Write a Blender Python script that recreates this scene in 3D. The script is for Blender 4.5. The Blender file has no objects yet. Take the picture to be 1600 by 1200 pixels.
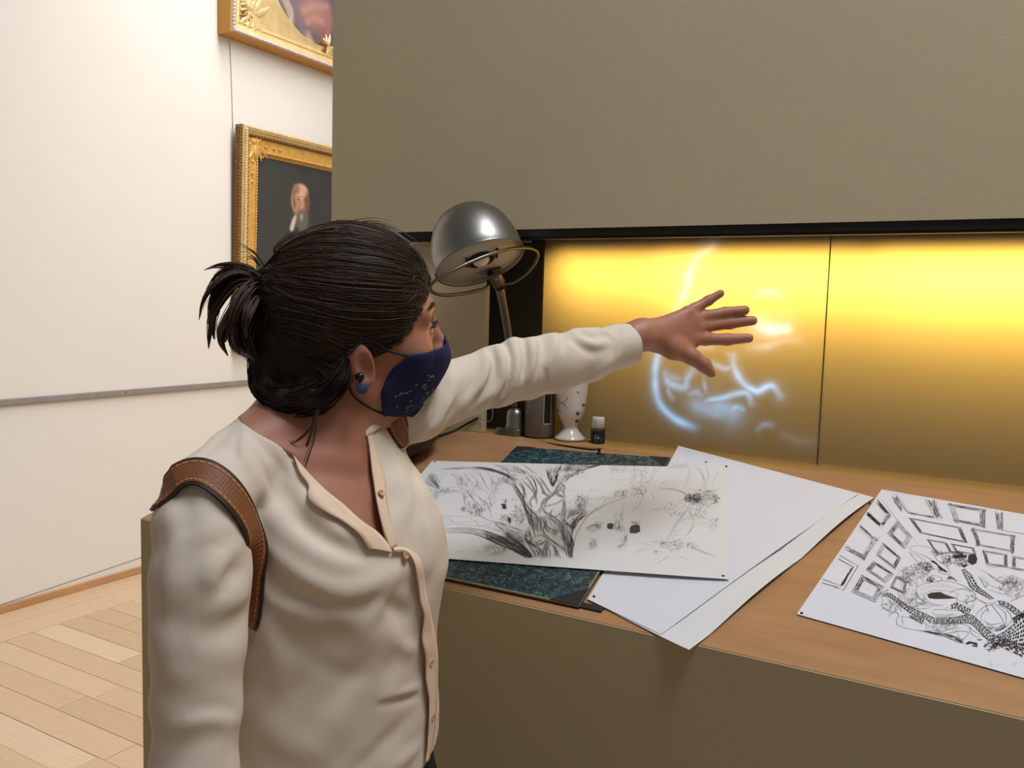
import bpy, bmesh, math, random
import numpy as np
from mathutils import Vector, Matrix
SC = bpy.context.scene
COL = SC.collection
random.seed(7)
RNG = np.random.default_rng(11)
rad = math.radians

# ------------------------------------------------------------------ camera
CAM = np.array([0.0, 0.0, 1.55])
FPX = 1340.34
yaw, pit, rol = rad(29.957), rad(5.206), rad(1.6097)
Fv = np.array([-math.sin(yaw)*math.cos(pit), math.cos(yaw)*math.cos(pit), -math.sin(pit)])
_R = np.array([math.cos(yaw), math.sin(yaw), 0.0])
_U = np.cross(_R, Fv)
Rv = _R*math.cos(rol) + _U*math.sin(rol)
Uv = -_R*math.sin(rol) + _U*math.cos(rol)
cam_d = bpy.data.cameras.new('camera')
cam_d.sensor_width = 36.0
cam_d.lens = FPX/1600.0*36.0
cam_d.clip_start = 0.02
cam = bpy.data.objects.new('camera', cam_d)
COL.objects.link(cam)
M = Matrix.Identity(4)
for i in range(3):
    M[i][0] = Rv[i]; M[i][1] = Uv[i]; M[i][2] = -Fv[i]; M[i][3] = CAM[i]
cam.matrix_world = M
SC.camera = cam

# ------------------------------------------------------------------ world, lights, exposure
SC.view_settings.view_transform = 'Standard'
SC.view_settings.look = 'None'
SC.view_settings.gamma = 1.0
SC.view_settings.use_curve_mapping = False
SC.view_settings.exposure = 0.0
SC.cycles.use_denoising = True
SC.cycles.max_bounces = 8
SC.cycles.diffuse_bounces = 4
SC.cycles.sample_clamp_indirect = 6.0
wd = bpy.data.worlds.new('gallery_light'); SC.world = wd
wd.use_nodes = True
wd.node_tree.nodes['Background'].inputs[0].default_value = (1.0, 0.965, 0.90, 1)
wd.node_tree.nodes['Background'].inputs[1].default_value = 0.152

def area(name, loc, target, sx, sy, power, colr):
    l = bpy.data.lights.new(name, 'AREA'); l.shape = 'RECTANGLE'; l.size = sx; l.size_y = sy
    l.energy = power; l.color = colr
    o = bpy.data.objects.new(name, l); COL.objects.link(o)
    o.location = loc
    o.rotation_euler = (Vector(target)-Vector(loc)).to_track_quat('-Z', 'Y').to_euler()
    return o
area('aisle_skylight', (-1.95, 3.6, 4.5), (-4.1, 3.6, 0.9), 0.9, 7.0, 168, (1.0, 0.965, 0.93)).data.spread = rad(135)
area('desk_skylight', (0.45, 1.2, 4.4), (-0.1, 0.95, 0.9), 2.2, 0.7, 118, (0.87, 0.93, 1.0))

# ------------------------------------------------------------------ pixel helpers (photo frame 1600x1200 -> points in the room)
def ray(x, y):
    return Fv + Rv*(x-800.0)/FPX - Uv*(y-600.0)/FPX
def P(x, y, D):
    return CAM + ray(x, y)*D
def on_z(x, y, z):
    r = ray(x, y); return CAM + r*((z-CAM[2])/r[2])
def on_y(x, y, Y):
    r = ray(x, y); return CAM + r*(Y/r[1])
def on_x(x, y, X):
    r = ray(x, y); return CAM + r*(X/r[0])
SLOPE = rad(15.0); DESK_Y = 1.132; DESK_Z = 1.09
NS = np.array([0, -math.sin(SLOPE), math.cos(SLOPE)])
def on_slope(x, y, off=0.0):
    p0 = np.array([0, DESK_Y, DESK_Z]) + NS*off
    r = ray(x, y); return CAM + r*(((p0-CAM)@NS)/(r@NS))

# ------------------------------------------------------------------ materials
def lin(c):
    return tuple(((v/255.0)/12.92 if v/255.0 <= .04045 else ((v/255.0+.055)/1.055)**2.4) for v in c)
def mat(name, rgb, rough=0.6, metal=0.0, var=0.0, scale=6.0, stretch=(1, 1, 1), bump=0.0, bscale=80.0, spec=0.4, rgb2=None, sss=0.0, coat=0.0):
    m = bpy.data.materials.new(name); m.use_nodes = True
    nt = m.node_tree; b = nt.nodes['Principled BSDF']
    c = lin(rgb)
    b.inputs['Base Color'].default_value = (*c, 1)
    b.inputs['Roughness'].default_value = rough
    b.inputs['Metallic'].default_value = metal
    b.inputs['Specular IOR Level'].default_value = spec
    b.inputs['Coat Weight'].default_value = coat
    if sss:
        b.inputs['Subsurface Weight'].default_value = sss
        b.inputs['Subsurface Radius'].default_value = (0.010, 0.004, 0.002)
        b.inputs['Subsurface Scale'].default_value = 1.0
    tc = nt.nodes.new('ShaderNodeTexCoord'); mp = nt.nodes.new('ShaderNodeMapping')
    mp.inputs['Scale'].default_value = stretch
    nt.links.new(tc.outputs['Object'], mp.inputs['Vector'])
    if var or rgb2:
        n = nt.nodes.new('ShaderNodeTexNoise'); n.inputs['Scale'].default_value = scale; n.inputs['Detail'].default_value = 5
        nt.links.new(mp.outputs[0], n.inputs['Vector'])
        r = nt.nodes.new('ShaderNodeValToRGB')
        r.color_ramp.elements[0].position = 0.3; r.color_ramp.elements[1].position = 0.7
        c2 = lin(rgb2) if rgb2 else tuple(v*(1-var) for v in c)
        r.color_ramp.elements[0].color = (*c2, 1); r.color_ramp.elements[1].color = (*c, 1)
        nt.links.new(n.outputs['Fac'], r.inputs[0]); nt.links.new(r.outputs[0], b.inputs['Base Color'])
    if bump:
        n2 = nt.nodes.new('ShaderNodeTexNoise'); n2.inputs['Scale'].default_value = bscale; n2.inputs['Detail'].default_value = 4
        nt.links.new(mp.outputs[0], n2.inputs['Vector'])
        bp = nt.nodes.new('ShaderNodeBump'); bp.inputs['Strength'].default_value = bump; bp.inputs['Distance'].default_value = 0.002
        nt.links.new(n2.outputs['Fac'], bp.inputs['Height']); nt.links.new(bp.outputs[0], b.inputs['Normal'])
    return m
MT = {}
MT['wall'] = mat('white wall paint', (230, 226, 219), .75, var=.03, scale=1.5, bump=.15, bscale=150)
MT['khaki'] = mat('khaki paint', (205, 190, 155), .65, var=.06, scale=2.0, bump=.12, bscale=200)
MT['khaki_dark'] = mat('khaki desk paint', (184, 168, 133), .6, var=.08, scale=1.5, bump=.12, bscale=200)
MT['black'] = mat('black bar', (26, 24, 22), .5, var=.2, scale=5)
MT['brown_dark'] = mat('dark brown board', (52, 44, 30), .55, var=.15, scale=4)
MT['rail'] = mat('grey rail', (150, 142, 138), .5, var=.15, scale=3, stretch=(1, 6, 1))
MT['oak'] = mat('oak skirting', (196, 150, 104), .5, var=.2, scale=8, stretch=(3, .5, 6))
MT['top'] = mat('desk wood', (176, 132, 92), .42, var=.14, scale=5, stretch=(1, 7, 7), bump=.06, bscale=120, rgb2=(160, 116, 78))
MT['ledge'] = mat('ledge wood', (186, 146, 84), .45, var=.1, scale=5, stretch=(1, 7, 7))
MT['paper'] = mat('paper', (216, 215, 214), .7, var=.02, scale=4, spec=.2)
MT['paper_warm'] = mat('cream paper', (238, 234, 226), .7, var=.02, scale=4, spec=.2)
MT['paper_cool'] = mat('smooth cool paper', (214, 214, 221), .6, spec=.3)
MT['ink'] = mat('black ink', (28, 27, 28), .6)
MT['ink_soft'] = mat('pencil grey', (122, 119, 116), .7)
MT['ink_grey'] = mat('worn ink', (66, 64, 64), .7)
MT['gold'] = mat('gilding', (232, 182, 96), .42, metal=.25, var=.25, scale=30, bump=.3, bscale=300)
MT['gold_dark'] = mat('worn gilding', (160, 120, 66), .45, metal=.3, var=.5, scale=90, bump=.6, bscale=500)
MT['gold_pale'] = mat('pale gilding', (236, 208, 150), .36, metal=.3, var=.18, scale=20, bump=.2, bscale=250)
MT['silver_leaf'] = mat('silvered pearls', (214, 200, 200), .35, metal=.5)
MT['ochre'] = mat('ochre frame side', (196, 142, 58), .55, var=.1)
MT['steel'] = mat('brushed steel', (150, 147, 141), .36, metal=1.0, var=.12, scale=14, bump=.05, bscale=60)
MT['steel_dark'] = mat('dull steel', (120, 112, 102), .35, metal=1.0, var=.15, scale=20)
MT['disc'] = mat('lamp diffuser', (188, 182, 170), .5)
MT['rubber'] = mat('black rubber', (22, 20, 18), .45)
MT['porcelain'] = mat('porcelain', (226, 216, 204), .22, spec=.5, coat=.3)
MT['print'] = mat('purple brown print', (84, 60, 58), .5)
MT['canister'] = mat('taupe metal', (120, 106, 94), .38, metal=.35, var=.08)
MT['white_plastic'] = mat('white plastic', (222, 220, 210), .45)
MT['label_green'] = mat('label print', (170, 178, 150), .6)
MT['cream_line'] = mat('cream line', (206, 196, 150), .6)
MT['pin'] = mat('dark pin', (40, 38, 36), .35, metal=.6)
MT['skin'] = mat('skin', (178, 122, 97), .5, var=.10, scale=18, bump=.08, bscale=500, sss=.15, rgb2=(166, 108, 84))
MT['hair'] = mat('dark brown hair', (42, 29, 21), .6, var=.4, scale=60, spec=.3)
MT['hair_top'] = mat('brown hair strands', (78, 56, 41), .5, var=.4, scale=50, spec=.5)
MT['blouse'] = mat('cream blouse', (222, 206, 189), .8, var=.04, scale=8, bump=.12, bscale=900, spec=.2)
MT['facing'] = mat('peach facing', (232, 205, 178), .8, var=.04, scale=8, bump=.1, bscale=900, spec=.2)
MT['button'] = mat('button', (196, 150, 116), .35)
MT['mask'] = mat('navy cotton', (38, 42, 82), .85, var=.12, scale=20, bump=.2, bscale=900, spec=.2)
MT['gold_print'] = mat('gold print', (150, 136, 104), .5)
MT['elastic'] = mat('black elastic', (18, 17, 18), .7)
MT['leather'] = mat('tan leather', (140, 84, 50), .5, var=.18, scale=14, bump=.25, bscale=400)
MT['leather_edge'] = mat('dark leather edge', (52, 34, 24), .55)
MT['stitch'] = mat('ochre thread', (206, 150, 84), .7)
MT['ear_stud'] = mat('dark bead', (20, 22, 30), .2)
MT['ear_disc'] = mat('slate blue disc', (64, 70, 100), .4)
MT['trouser'] = mat('black denim', (24, 25, 28), .8)
MT['eye_white'] = mat('eye white', (215, 205, 198), .3)
MT['iris'] = mat('dark iris', (50, 34, 24), .2)
MT['black_cloth'] = mat('black binding cloth', (30, 32, 36), .7, bump=.2, bscale=600)
MT['board_edge'] = mat('worn board edge', (146, 138, 112), .8, var=.3, scale=40)

# ------------------------------------------------------------------ object helpers
def tag(o, label=None, cat=None, group=None, kind=None):
    if label: o['label'] = label
    if cat: o['category'] = cat
    if group: o['group'] = group
    if kind: o['kind'] = kind
    return o
def empty(name, loc, label, cat, group=None):
    o = bpy.data.objects.new(name, None); COL.objects.link(o)
    o.location = Vector(loc); o.empty_display_size = .05
    return tag(o, label, cat, group)
def attach(o, parent):
    if parent is not None:
        o.parent = parent
        o.matrix_parent_inverse = Matrix.Translation(-parent.location) if parent.parent is None else Matrix.Identity(4)
    return o
def mesh_obj(name, verts, faces, m, parent=None, smooth=False, kind=None):
    me = bpy.data.meshes.new(name)
    me.from_pydata([tuple(map(float, v)) for v in verts], [], [tuple(map(int, f)) for f in faces])
    me.materials.append(m)
    if smooth:
        me.polygons.foreach_set('use_smooth', [True]*len(me.polygons))
    me.update()
    o = bpy.data.objects.new(name, me); COL.objects.link(o)
    attach(o, parent)
    if kind: o['kind'] = kind
    return o
def np_obj(name, V, Q, m, parent=None, smooth=True, kind=None):
    """fast mesh from arrays; Q is (n,4) or (n,3)"""
    V = np.asarray(V, np.float32); Q = np.asarray(Q, np.int32); k = Q.shape[1]
    me = bpy.data.meshes.new(name)
    me.vertices.add(len(V)); me.vertices.foreach_set('co', V.ravel())
    me.loops.add(Q.size); me.loops.foreach_set('vertex_index', Q.ravel())
    me.polygons.add(len(Q))
    me.polygons.foreach_set('loop_start', np.arange(0, Q.size, k, dtype=np.int32))
    me.polygons.foreach_set('use_smooth', np.full(len(Q), smooth))
    me.update(calc_edges=True); me.validate()
    me.materials.append(m)
    o = bpy.data.objects.new(name, me); COL.objects.link(o)
    attach(o, parent)
    if kind: o['kind'] = kind
    return o
def bevel(o, w=.003, n=2):
    md = o.modifiers.new('bevel', 'BEVEL'); md.width = w; md.segments = n; md.limit_method = 'ANGLE'
    return o
def box_vf(x0, x1, y0, y1, z0, z1):
    v = [(x0,y0,z0),(x1,y0,z0),(x1,y1,z0),(x0,y1,z0),(x0,y0,z1),(x1,y0,z1),(x1,y1,z1),(x0,y1,z1)]
    f = [(0,3,2,1),(4,5,6,7),(0,1,5,4),(1,2,6,5),(2,3,7,6),(3,0,4,7)]
    return v, f
def box(name, x0, x1, y0, y1, z0, z1, m, parent=None, bev=0.0, kind=None):
    v, f = box_vf(x0, x1, y0, y1, z0, z1)
    o = mesh_obj(name, v, f, m, parent, kind=kind)
    if bev: bevel(o, bev)
    return o
def prism_x(name, poly_yz, x0, x1, m, parent=None, kind=None):
    n = len(poly_yz)
    v = [(x0, a, b) for a, b in poly_yz] + [(x1, a, b) for a, b in poly_yz]
    f = [tuple(range(n-1, -1, -1)), tuple(range(n, 2*n))] + [(i, (i+1) % n, n+(i+1) % n, n+i) for i in range(n)]
    o = mesh_obj(name, v, f, m, parent, kind=kind)
    bm = bmesh.new(); bm.from_mesh(o.data); bmesh.ops.recalc_face_normals(bm, faces=bm.faces); bm.to_mesh(o.data); bm.free()
    return o
def frame_of(axis):
    a = np.asarray(axis, float); a = a/np.linalg.norm(a)
    t = np.array([0, 0, 1.0]) if abs(a[2]) < .9 else np.array([1.0, 0, 0])
    u = np.cross(t, a); u /= np.linalg.norm(u); v = np.cross(a, u)
    return u, v, a
def lathe(name, base, axis, prof, m, parent=None, seg=48, smooth=True):
    u, v, a = frame_of(axis); base = np.asarray(base, float)
    V = []; F = []
    for r, h in prof:
        for k in range(seg):
            t = 2*math.pi*k/seg
            V.append(base + a*h + (u*math.cos(t)+v*math.sin(t))*max(r, 1e-5))
    for i in range(len(prof)-1):
        for k in range(seg):
            k2 = (k+1) % seg
            F.append((i*seg+k, i*seg+k2, (i+1)*seg+k2, (i+1)*seg+k))
    return mesh_obj(name, V, F, m, parent, smooth)
def catmull(pts, n=8, closed=False):
    p = np.asarray(pts, float)
    if len(p) < 3 and not closed:
        t = np.linspace(0, 1, n+1)[:, None]; return p[0]*(1-t)+p[-1]*t
    if closed: q = np.vstack([p[-1], p, p[0], p[1]])
    else: q = np.vstack([2*p[0]-p[1], p, 2*p[-1]-p[-2]])
    out = []
    for i in range(1, len(q)-2):
        a, b, c, d = q[i-1], q[i], q[i+1], q[i+2]
        for t in np.linspace(0, 1, n, endpoint=False):
            out.append(.5*((2*b)+(-a+c)*t+(2*a-5*b+4*c-d)*t*t+(-a+3*b-3*c+d)*t**3))
    if not closed: out.append(q[-2])
    return np.array(out)
def tubes_vf(paths, radii, sides=4):
    """paths (N,M,3), radii (N,M)"""
    paths = np.asarray(paths, float); radii = np.asarray(radii, float)
    N, K, _ = paths.shape
    T = np.gradient(paths, axis=1); T /= np.linalg.norm(T, axis=2, keepdims=True)+1e-9
    ref = np.zeros_like(T); ref[..., 2] = 1.0
    par = np.abs(T[..., 2]).mean(axis=1) > .8
    ref[par] = np.array([1.0, 0.13, 0])
    A = np.cross(ref, T); A /= np.linalg.norm(A, axis=2, keepdims=True)+1e-9
    B = np.cross(T, A)
    ang = np.arange(sides)*2*math.pi/sides
    V = paths[:, :, None, :] + radii[:, :, None, None]*(A[:, :, None, :]*np.cos(ang)[None, None, :, None] + B[:, :, None, :]*np.sin(ang)[None, None, :, None])
    idx = np.arange(N*K*sides).reshape(N, K, sides)
    a = idx[:, :-1, :]; b = np.roll(a, -1, axis=2); d = idx[:, 1:, :]; c = np.roll(d, -1, axis=2)
    Q = np.stack([a, b, c, d], -1).reshape(-1, 4)
    return V.reshape(-1, 3), Q
def tube(name, pts, r, m, parent=None, sides=10, n=8, closed=False, smooth=True):
    p = catmull(pts, n, closed)
    if closed: p = np.vstack([p, p[0]])
    rr = np.full(len(p), r) if np.isscalar(r) else np.interp(np.linspace(0, 1, len(p)), np.linspace(0, 1, len(r)), r)
    V, Q = tubes_vf(p[None], rr[None], sides)
    V = list(V); Q = [tuple(q) for q in Q]
    if not closed:
        Q.append(tuple(range(sides-1, -1, -1))); Q.append(tuple(range(len(V)-sides, len(V))))
    return mesh_obj(name, V, Q, m, parent, smooth)
def poly_plate(name, pts, up, th, m, parent=None):
    """flat polygon extruded by th along up"""
    pts = [np.asarray(p, float) for p in pts]; up = np.asarray(up, float); n = len(pts)
    v = pts + [p+up*th for p in pts]
    f = [tuple(range(n-1, -1, -1)), tuple(range(n, 2*n))] + [(i, (i+1) % n, n+(i+1) % n, n+i) for i in range(n)]
    o = mesh_obj(name, v, f, m, parent)
    bm = bmesh.new(); bm.from_mesh(o.data); bmesh.ops.recalc_face_normals(bm, faces=bm.faces); bm.to_mesh(o.data); bm.free()
    return o
# ================================================================== SETTING
WX = -4.13
END_X = -1.53          # left end of partition and desk
PY = 1.70              # partition face
SY = 1.807             # glass face
LZ = 1.246             # ledge height
fl = box('floor', WX, 4.0, -4.0, 7.0, -0.10, -0.012, mat('floor base', (150, 112, 74), .6), kind='structure')
plank_mats = [mat('oak plank', c, .36, var=.12, scale=7, stretch=(1.0, 14, 1), bump=.05, bscale=90) for c in
              ((212, 183, 150), (206, 176, 142), (216, 190, 158), (200, 170, 136), (209, 179, 145))]
def plank(x0, x1, y0, y1, m):
    g = .0012
    o = box('plank', x0+g, x1-g, y0+g, y1-g, -.012, RNG.uniform(-.0006, .0006), m, fl)
    return o
for k in range(2):                                     # border strips along the wall
    y = -2.0 + .4*k
    while y < 5.0:
        L = RNG.uniform(1.1, 1.7)
        plank(WX+.18*k, WX+.18*(k+1) - (.004 if k else 0), y, y+L, plank_mats[int(RNG.integers(0, 3))]); y += L
y = -1.2
while y < 4.8:
    x = WX+.36 - RNG.uniform(0, .8)
    while x < 1.6:
        L = RNG.uniform(.8, 1.5)
        x1 = x+L
        if x1 > WX+.40:
            plank(max(x, WX+.357), x1, y, y+.1265, plank_mats[int(RNG.integers(0, 5))])
        x = x1
    y += .1265
box('wall_left', WX-.2, WX, -4.0, 7.0, 0, 5.0, MT['wall'], kind='structure')
box('wall_end', WX-.2, 4.0, 7.0, 7.2, 0, 5.0, MT['wall'], kind='structure')
box('baseboard_left', WX, WX+.018, -4.0, 7.0, 0, .038, MT['oak'], bev=.003, kind='structure')
tr = box('trim_1', WX, WX+.024, -4.0, 7.0, 1.011, 1.040, MT['rail'], bev=.003, kind='structure')
for yy in (1.7, 2.95, 4.2):
    c = on_x(203, 611, WX)
    lathe('screw', (WX+.024, yy, 1.026), (1, 0, 0), [(.0, .0015), (.0035, .001), (.004, 0)], MT['pin'], tr, 12)
# thin grey tube drawn as a line just above the skirting
a, b = on_x(0, 945, WX), on_x(223, 870, WX)
dirv = (b-a)/(b[1]-a[1])
cb = tube('wall_line', [a+dirv*t+np.array([.002, 0, 0]) for t in (-1.6, 0, .5, 1.2, 2.2)], .0016, MT['rail'], sides=6)
tag(cb, 'thin grey line running along the white wall just above the skirting', 'cable')

# partition above the desk, with the recess for the light box
wp = box('wall_partition', END_X, 3.0, PY, 2.25, 1.722, 5.0, MT['khaki'], kind='structure')
for nm, args in (('rear_panel', (END_X, 3.0, 2.05, 2.25, LZ, 1.722)),
                 ('box_bottom', (-1.0, 2.4, SY+.006, 2.05, LZ, LZ+.004))):
    box(nm, *args, MT['black'] if nm == 'box_bottom' else MT['khaki'], wp)
box('box_end', -1.0, -.985, SY+.004, 2.05, LZ, 1.722, MT['brown_dark'], wp)
box('box_back', -.985, 2.4, 2.03, 2.05, LZ, 1.722, MT['black'], wp)
box('side_panel', END_X, -1.075, 1.728, 1.748, LZ, 1.69, MT['khaki'], wp, bev=.001)
box('recess_board', -1.16, -.9625, SY-.006, SY+.004, LZ, 1.70, MT['brown_dark'], wp)
tb = box('trim_2', END_X+.004, 3.0, PY+.004, SY+.004, 1.706, 1.7218, MT['black'], kind='structure')
box('lip', END_X+.004, 3.0, PY+.012, PY+.03, 1.700, 1.706, MT['black'], tb)

# frosted glass panels lit from behind
SL, SX1, SX2 = -.9625, -.3195, .345
ZT = 1.709
def glass_mat(name, with_image):
    m = bpy.data.materials.new(name); m.use_nodes = True
    nt = m.node_tree; nt.nodes.clear()
    out = nt.nodes.new('ShaderNodeOutputMaterial')
    tr = nt.nodes.new('ShaderNodeBsdfTranslucent'); tr.inputs[0].default_value = (.95, .55, .09, 1)
    df = nt.nodes.new('ShaderNodeBsdfPrincipled'); df.inputs['Base Color'].default_value = (.30, .27, .22, 1); df.inputs['Roughness'].default_value = .38
    mx = nt.nodes.new('ShaderNodeMixShader'); mx.inputs[0].default_value = .5
    nt.links.new(tr.outputs[0], mx.inputs[1]); nt.links.new(df.outputs[0], mx.inputs[2])
    last = mx
    if with_image:                                     # the moving picture projected on the glass
        at = nt.nodes.new('ShaderNodeAttribute'); at.attribute_name = 'picture'
        em = nt.nodes.new('ShaderNodeEmission'); em.inputs[1].default_value = 1.0
        nt.links.new(at.outputs['Color'], em.inputs[0])
        ad = nt.nodes.new('ShaderNodeAddShader')
        nt.links.new(mx.outputs[0], ad.inputs[0]); nt.links.new(em.outputs[0], ad.inputs[1]); last = ad
    nt.links.new(last.outputs[0], out.inputs[0])
    return m
def glass_panel(name, x0, x1, label, with_image, nx=8, ny=8):
    xs = np.linspace(x0, x1, nx); zs = np.linspace(LZ, ZT, ny)
    X, Z = np.meshgrid(xs, zs, indexing='ij')
    V = np.stack([X, np.full_like(X, SY), Z], -1).reshape(-1, 3)
    i = np.arange(nx*ny).reshape(nx, ny)
    Q = np.stack([i[:-1, :-1], i[1:, :-1], i[1:, 1:], i[:-1, 1:]], -1).reshape(-1, 4)
    o = np_obj(name, V, Q, glass_mat('frosted glass', with_image), smooth=False)
    tag(o, label, 'screen')
    return o, V
scr, SV = glass_panel('glass_panel', SL, SX1-.001, 'frosted yellow backlit glass panel with a glowing blue-white drawing, behind the hand', True, 300, 220)
glass_panel('glass_panel', SX1+.001, SX2, 'plain frosted yellow backlit glass panel right of the thin seam', False)
box('glass_panel_seam', SX1-.001, SX1+.001, SY-.002, SY+.002, LZ, ZT, MT['steel_dark'], wp).name = 'seam_strip'
# picture strokes, in photo pixels on the glass plane
G7 = lambda L: [(1000+x/3.75, 370+y/3.75) for x, y in L]
strokes = [  # (polyline, radius mm, intensity, tint 0 white .. 1 blue)
 (G7([(215,415),(245,360),(275,290),(290,210),(330,130),(390,85),(420,70)]), 6.5, .55, .1),
 (G7([(240,380),(330,350),(420,330)]), 10, .18, .1),
 (G7([(690,345),(720,328),(790,325),(825,338)]), 5, .5, .0),
 (G7([(705,520),(760,540),(800,545)]), 10, 1.6, .25), (G7([(720,505),(765,520)]), 8, 1.2, .25), (G7([(835,540),(855,545)]), 8, 1.4, .3),
 (G7([(640,650),(740,640),(820,610),(920,600)]), 8, .3, .2), (G7([(640,570),(690,560)]), 12, .2, .2),
 (G7([(330,650),(420,648)]), 6, .3, .3),
 (G7([(130,650),(100,710),(88,800),(92,900),(120,980),(180,1050),(250,1090),(310,1115)]), 6.5, .8, .8),
 (G7([(290,1105),(345,1110)]), 6, .35, .8), 
 (G7([(145,800),(165,850),(200,870),(260,880),(280,830),(310,780)]), 7, .7, .8), (G7([(150,805),(190,830),(240,845)]), 9, .5, .8),
 (G7([(170,860),(170,910),(190,945)]), 5, .5, .8),
 (G7([(300,920),(330,915),(350,930)]), 7, .7, .8), (G7([(370,820),(380,880),(395,935)]), 4, .35, .8),
 (G7([(350,990),(400,960),(480,945),(560,920),(620,915),(645,945),(650,980)]), 5.5, .8, .8),
 (G7([(350,985),(400,1000),(470,1005),(540,1030)]), 15, .9, .8), (G7([(380,1020),(460,1035),(520,1040)]), 10, .7, .8),
 (G7([(520,1035),(560,1000),(600,1010)]), 6, .8, .8), (G7([(540,1000),(590,975)]), 4, .4, .8),
 (G7([(430,745),(490,770),(530,765),(545,720),(520,690)]), 5, .55, .7), (G7([(545,700),(550,760),(590,840),(640,885),(690,905),(730,885),(770,875),(800,900),(820,930)]), 6, .9, .75),
 (G7([(740,880),(790,890),(815,915)]), 8, .5, .7),
 (G7([(690,1130),(720,1105),(765,1100)]), 5, .35, .7),
 ([(1270,690),(1245,688),(1225,680)], 8, .10, .5), ([(1300,722),(1310,712),(1322,700)], 5, .08, .5)]
pic = np.zeros((len(SV), 3))
for L, r, inten, tint in strokes:
    C = np.array([on_y(x, y, SY) for x, y in L]); C = catmull(C, 10)
    r *= .001
    lo, hi = C.min(0)-8*r, C.max(0)+8*r
    sel = np.where((SV[:, 0] > lo[0]) & (SV[:, 0] < hi[0]) & (SV[:, 2] > lo[2]) & (SV[:, 2] < hi[2]))[0]
    p = SV[sel]
    d = np.full(len(sel), 9.0)
    for a, b in zip(C[:-1], C[1:]):
        ab = b-a; t = np.clip(((p-a)@ab)/(ab@ab+1e-12), 0, 1)
        d = np.minimum(d, np.linalg.norm(p-a-t[:, None]*ab, axis=1))
    w = (.62*np.exp(-(d/r)**2)+.34*np.exp(-(d/(1.7*r))**2)+.16*np.exp(-(d/(3.2*r))**2))*inten
    ends = np.minimum(np.linalg.norm(p-C[0], axis=1), np.linalg.norm(p-C[-1], axis=1))
    w *= (.45+.55*np.clip(ends/(5*r), 0, 1))*(1.05+.25*np.sin(p[:, 0]*62+2*np.sin(p[:, 2]*47))*np.sin(p[:, 2]*71))
    c = np.array([.9, .9, .85])*(1-tint)+np.array([.06, .46, .90])*tint
    pic[sel] = np.maximum(pic[sel], w[:, None]*c*.85)
at = scr.data.color_attributes.new('picture', 'FLOAT_COLOR', 'POINT')
at.data.foreach_set('color', np.concatenate([pic, np.ones((len(pic), 1))], 1).astype(np.float32).ravel())
# lamps inside the light box, behind the glass near the top
def box_lamp(x, w, power):
    l = area('box_lamp', (x, SY+.100, ZT-.006), (x, SY, ZT-.115), w, .03, power, (1.0, .95, .85)); l.data.spread = rad(84)
box_lamp(-.30, 1.26, 2.7)
box_lamp(-.47, .40, .45)
box_lamp(.02, .50, .75)
box('box_end', SX2+.02, SX2+.035, SY+.004, 2.03, LZ, 1.722, MT['brown_dark'], wp)
box('front_panel', SX2, 3.0, SY-.006, SY+.004, LZ, 1.722, MT['khaki'], wp)

# ================================================================== DESK
DX1 = 3.0
desk = empty('display_desk', ((END_X+DX1)/2, 1.4, 0), 'tall khaki display desk with a sloping wooden drawing top below the lit screen', 'desk')
seam_y = 1.713
seam_z = DESK_Z + math.tan(SLOPE)*(seam_y-DESK_Y)
tk = .018
prism_x('sloping_top', [(DESK_Y, DESK_Z), (seam_y, seam_z), (seam_y, seam_z-tk), (DESK_Y, DESK_Z-tk)], END_X, DX1, MT['top'], desk)
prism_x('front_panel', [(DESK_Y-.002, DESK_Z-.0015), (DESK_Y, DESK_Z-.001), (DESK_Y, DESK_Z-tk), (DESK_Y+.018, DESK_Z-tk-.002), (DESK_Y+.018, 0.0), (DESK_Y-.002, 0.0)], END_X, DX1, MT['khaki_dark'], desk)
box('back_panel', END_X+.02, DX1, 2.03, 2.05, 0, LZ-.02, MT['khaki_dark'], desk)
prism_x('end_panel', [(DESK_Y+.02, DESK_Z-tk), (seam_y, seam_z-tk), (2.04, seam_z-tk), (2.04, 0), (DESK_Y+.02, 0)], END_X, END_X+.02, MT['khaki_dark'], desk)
box('ledge', END_X, DX1, seam_y-.001, SY+.02, LZ-.018, LZ-.0005, MT['ledge'], desk, bev=.001)
# projecting front board of the ledge under the jars, with its rounded end and small stud
hb = []
hb += [(-.93, 1.7164), (-.86, 1.6985), (-.80, 1.694), (-.772, 1.694), (-.757, 1.699), (-.750, 1.708), (-.750, 1.7165)]
lb = poly_plate('ledge_board', [(a, b, LZ-.006) for a, b in hb], (0, 0, 1), .0058, MT['top'], desk)
poly_plate('board_edging', [(a, b-.001, LZ-.0065) for a, b in hb], (0, 0, 1), .004, MT['rubber'], desk)
c = on_slope(936, 708.5, .0072)
lathe('stud', c, (0, 0, 1), [(0, 0), (.0045, .0003), (.0045, .0016), (.0030, .0022), (.0030, .0090), (.0042, .0095), (.0042, .0108), (0, .0110)], MT['rubber'], desk, 12)
# ================================================================== SMALL THINGS ON THE LEDGE
def on_ledge(x, y): return on_z(x, y, LZ)
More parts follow.
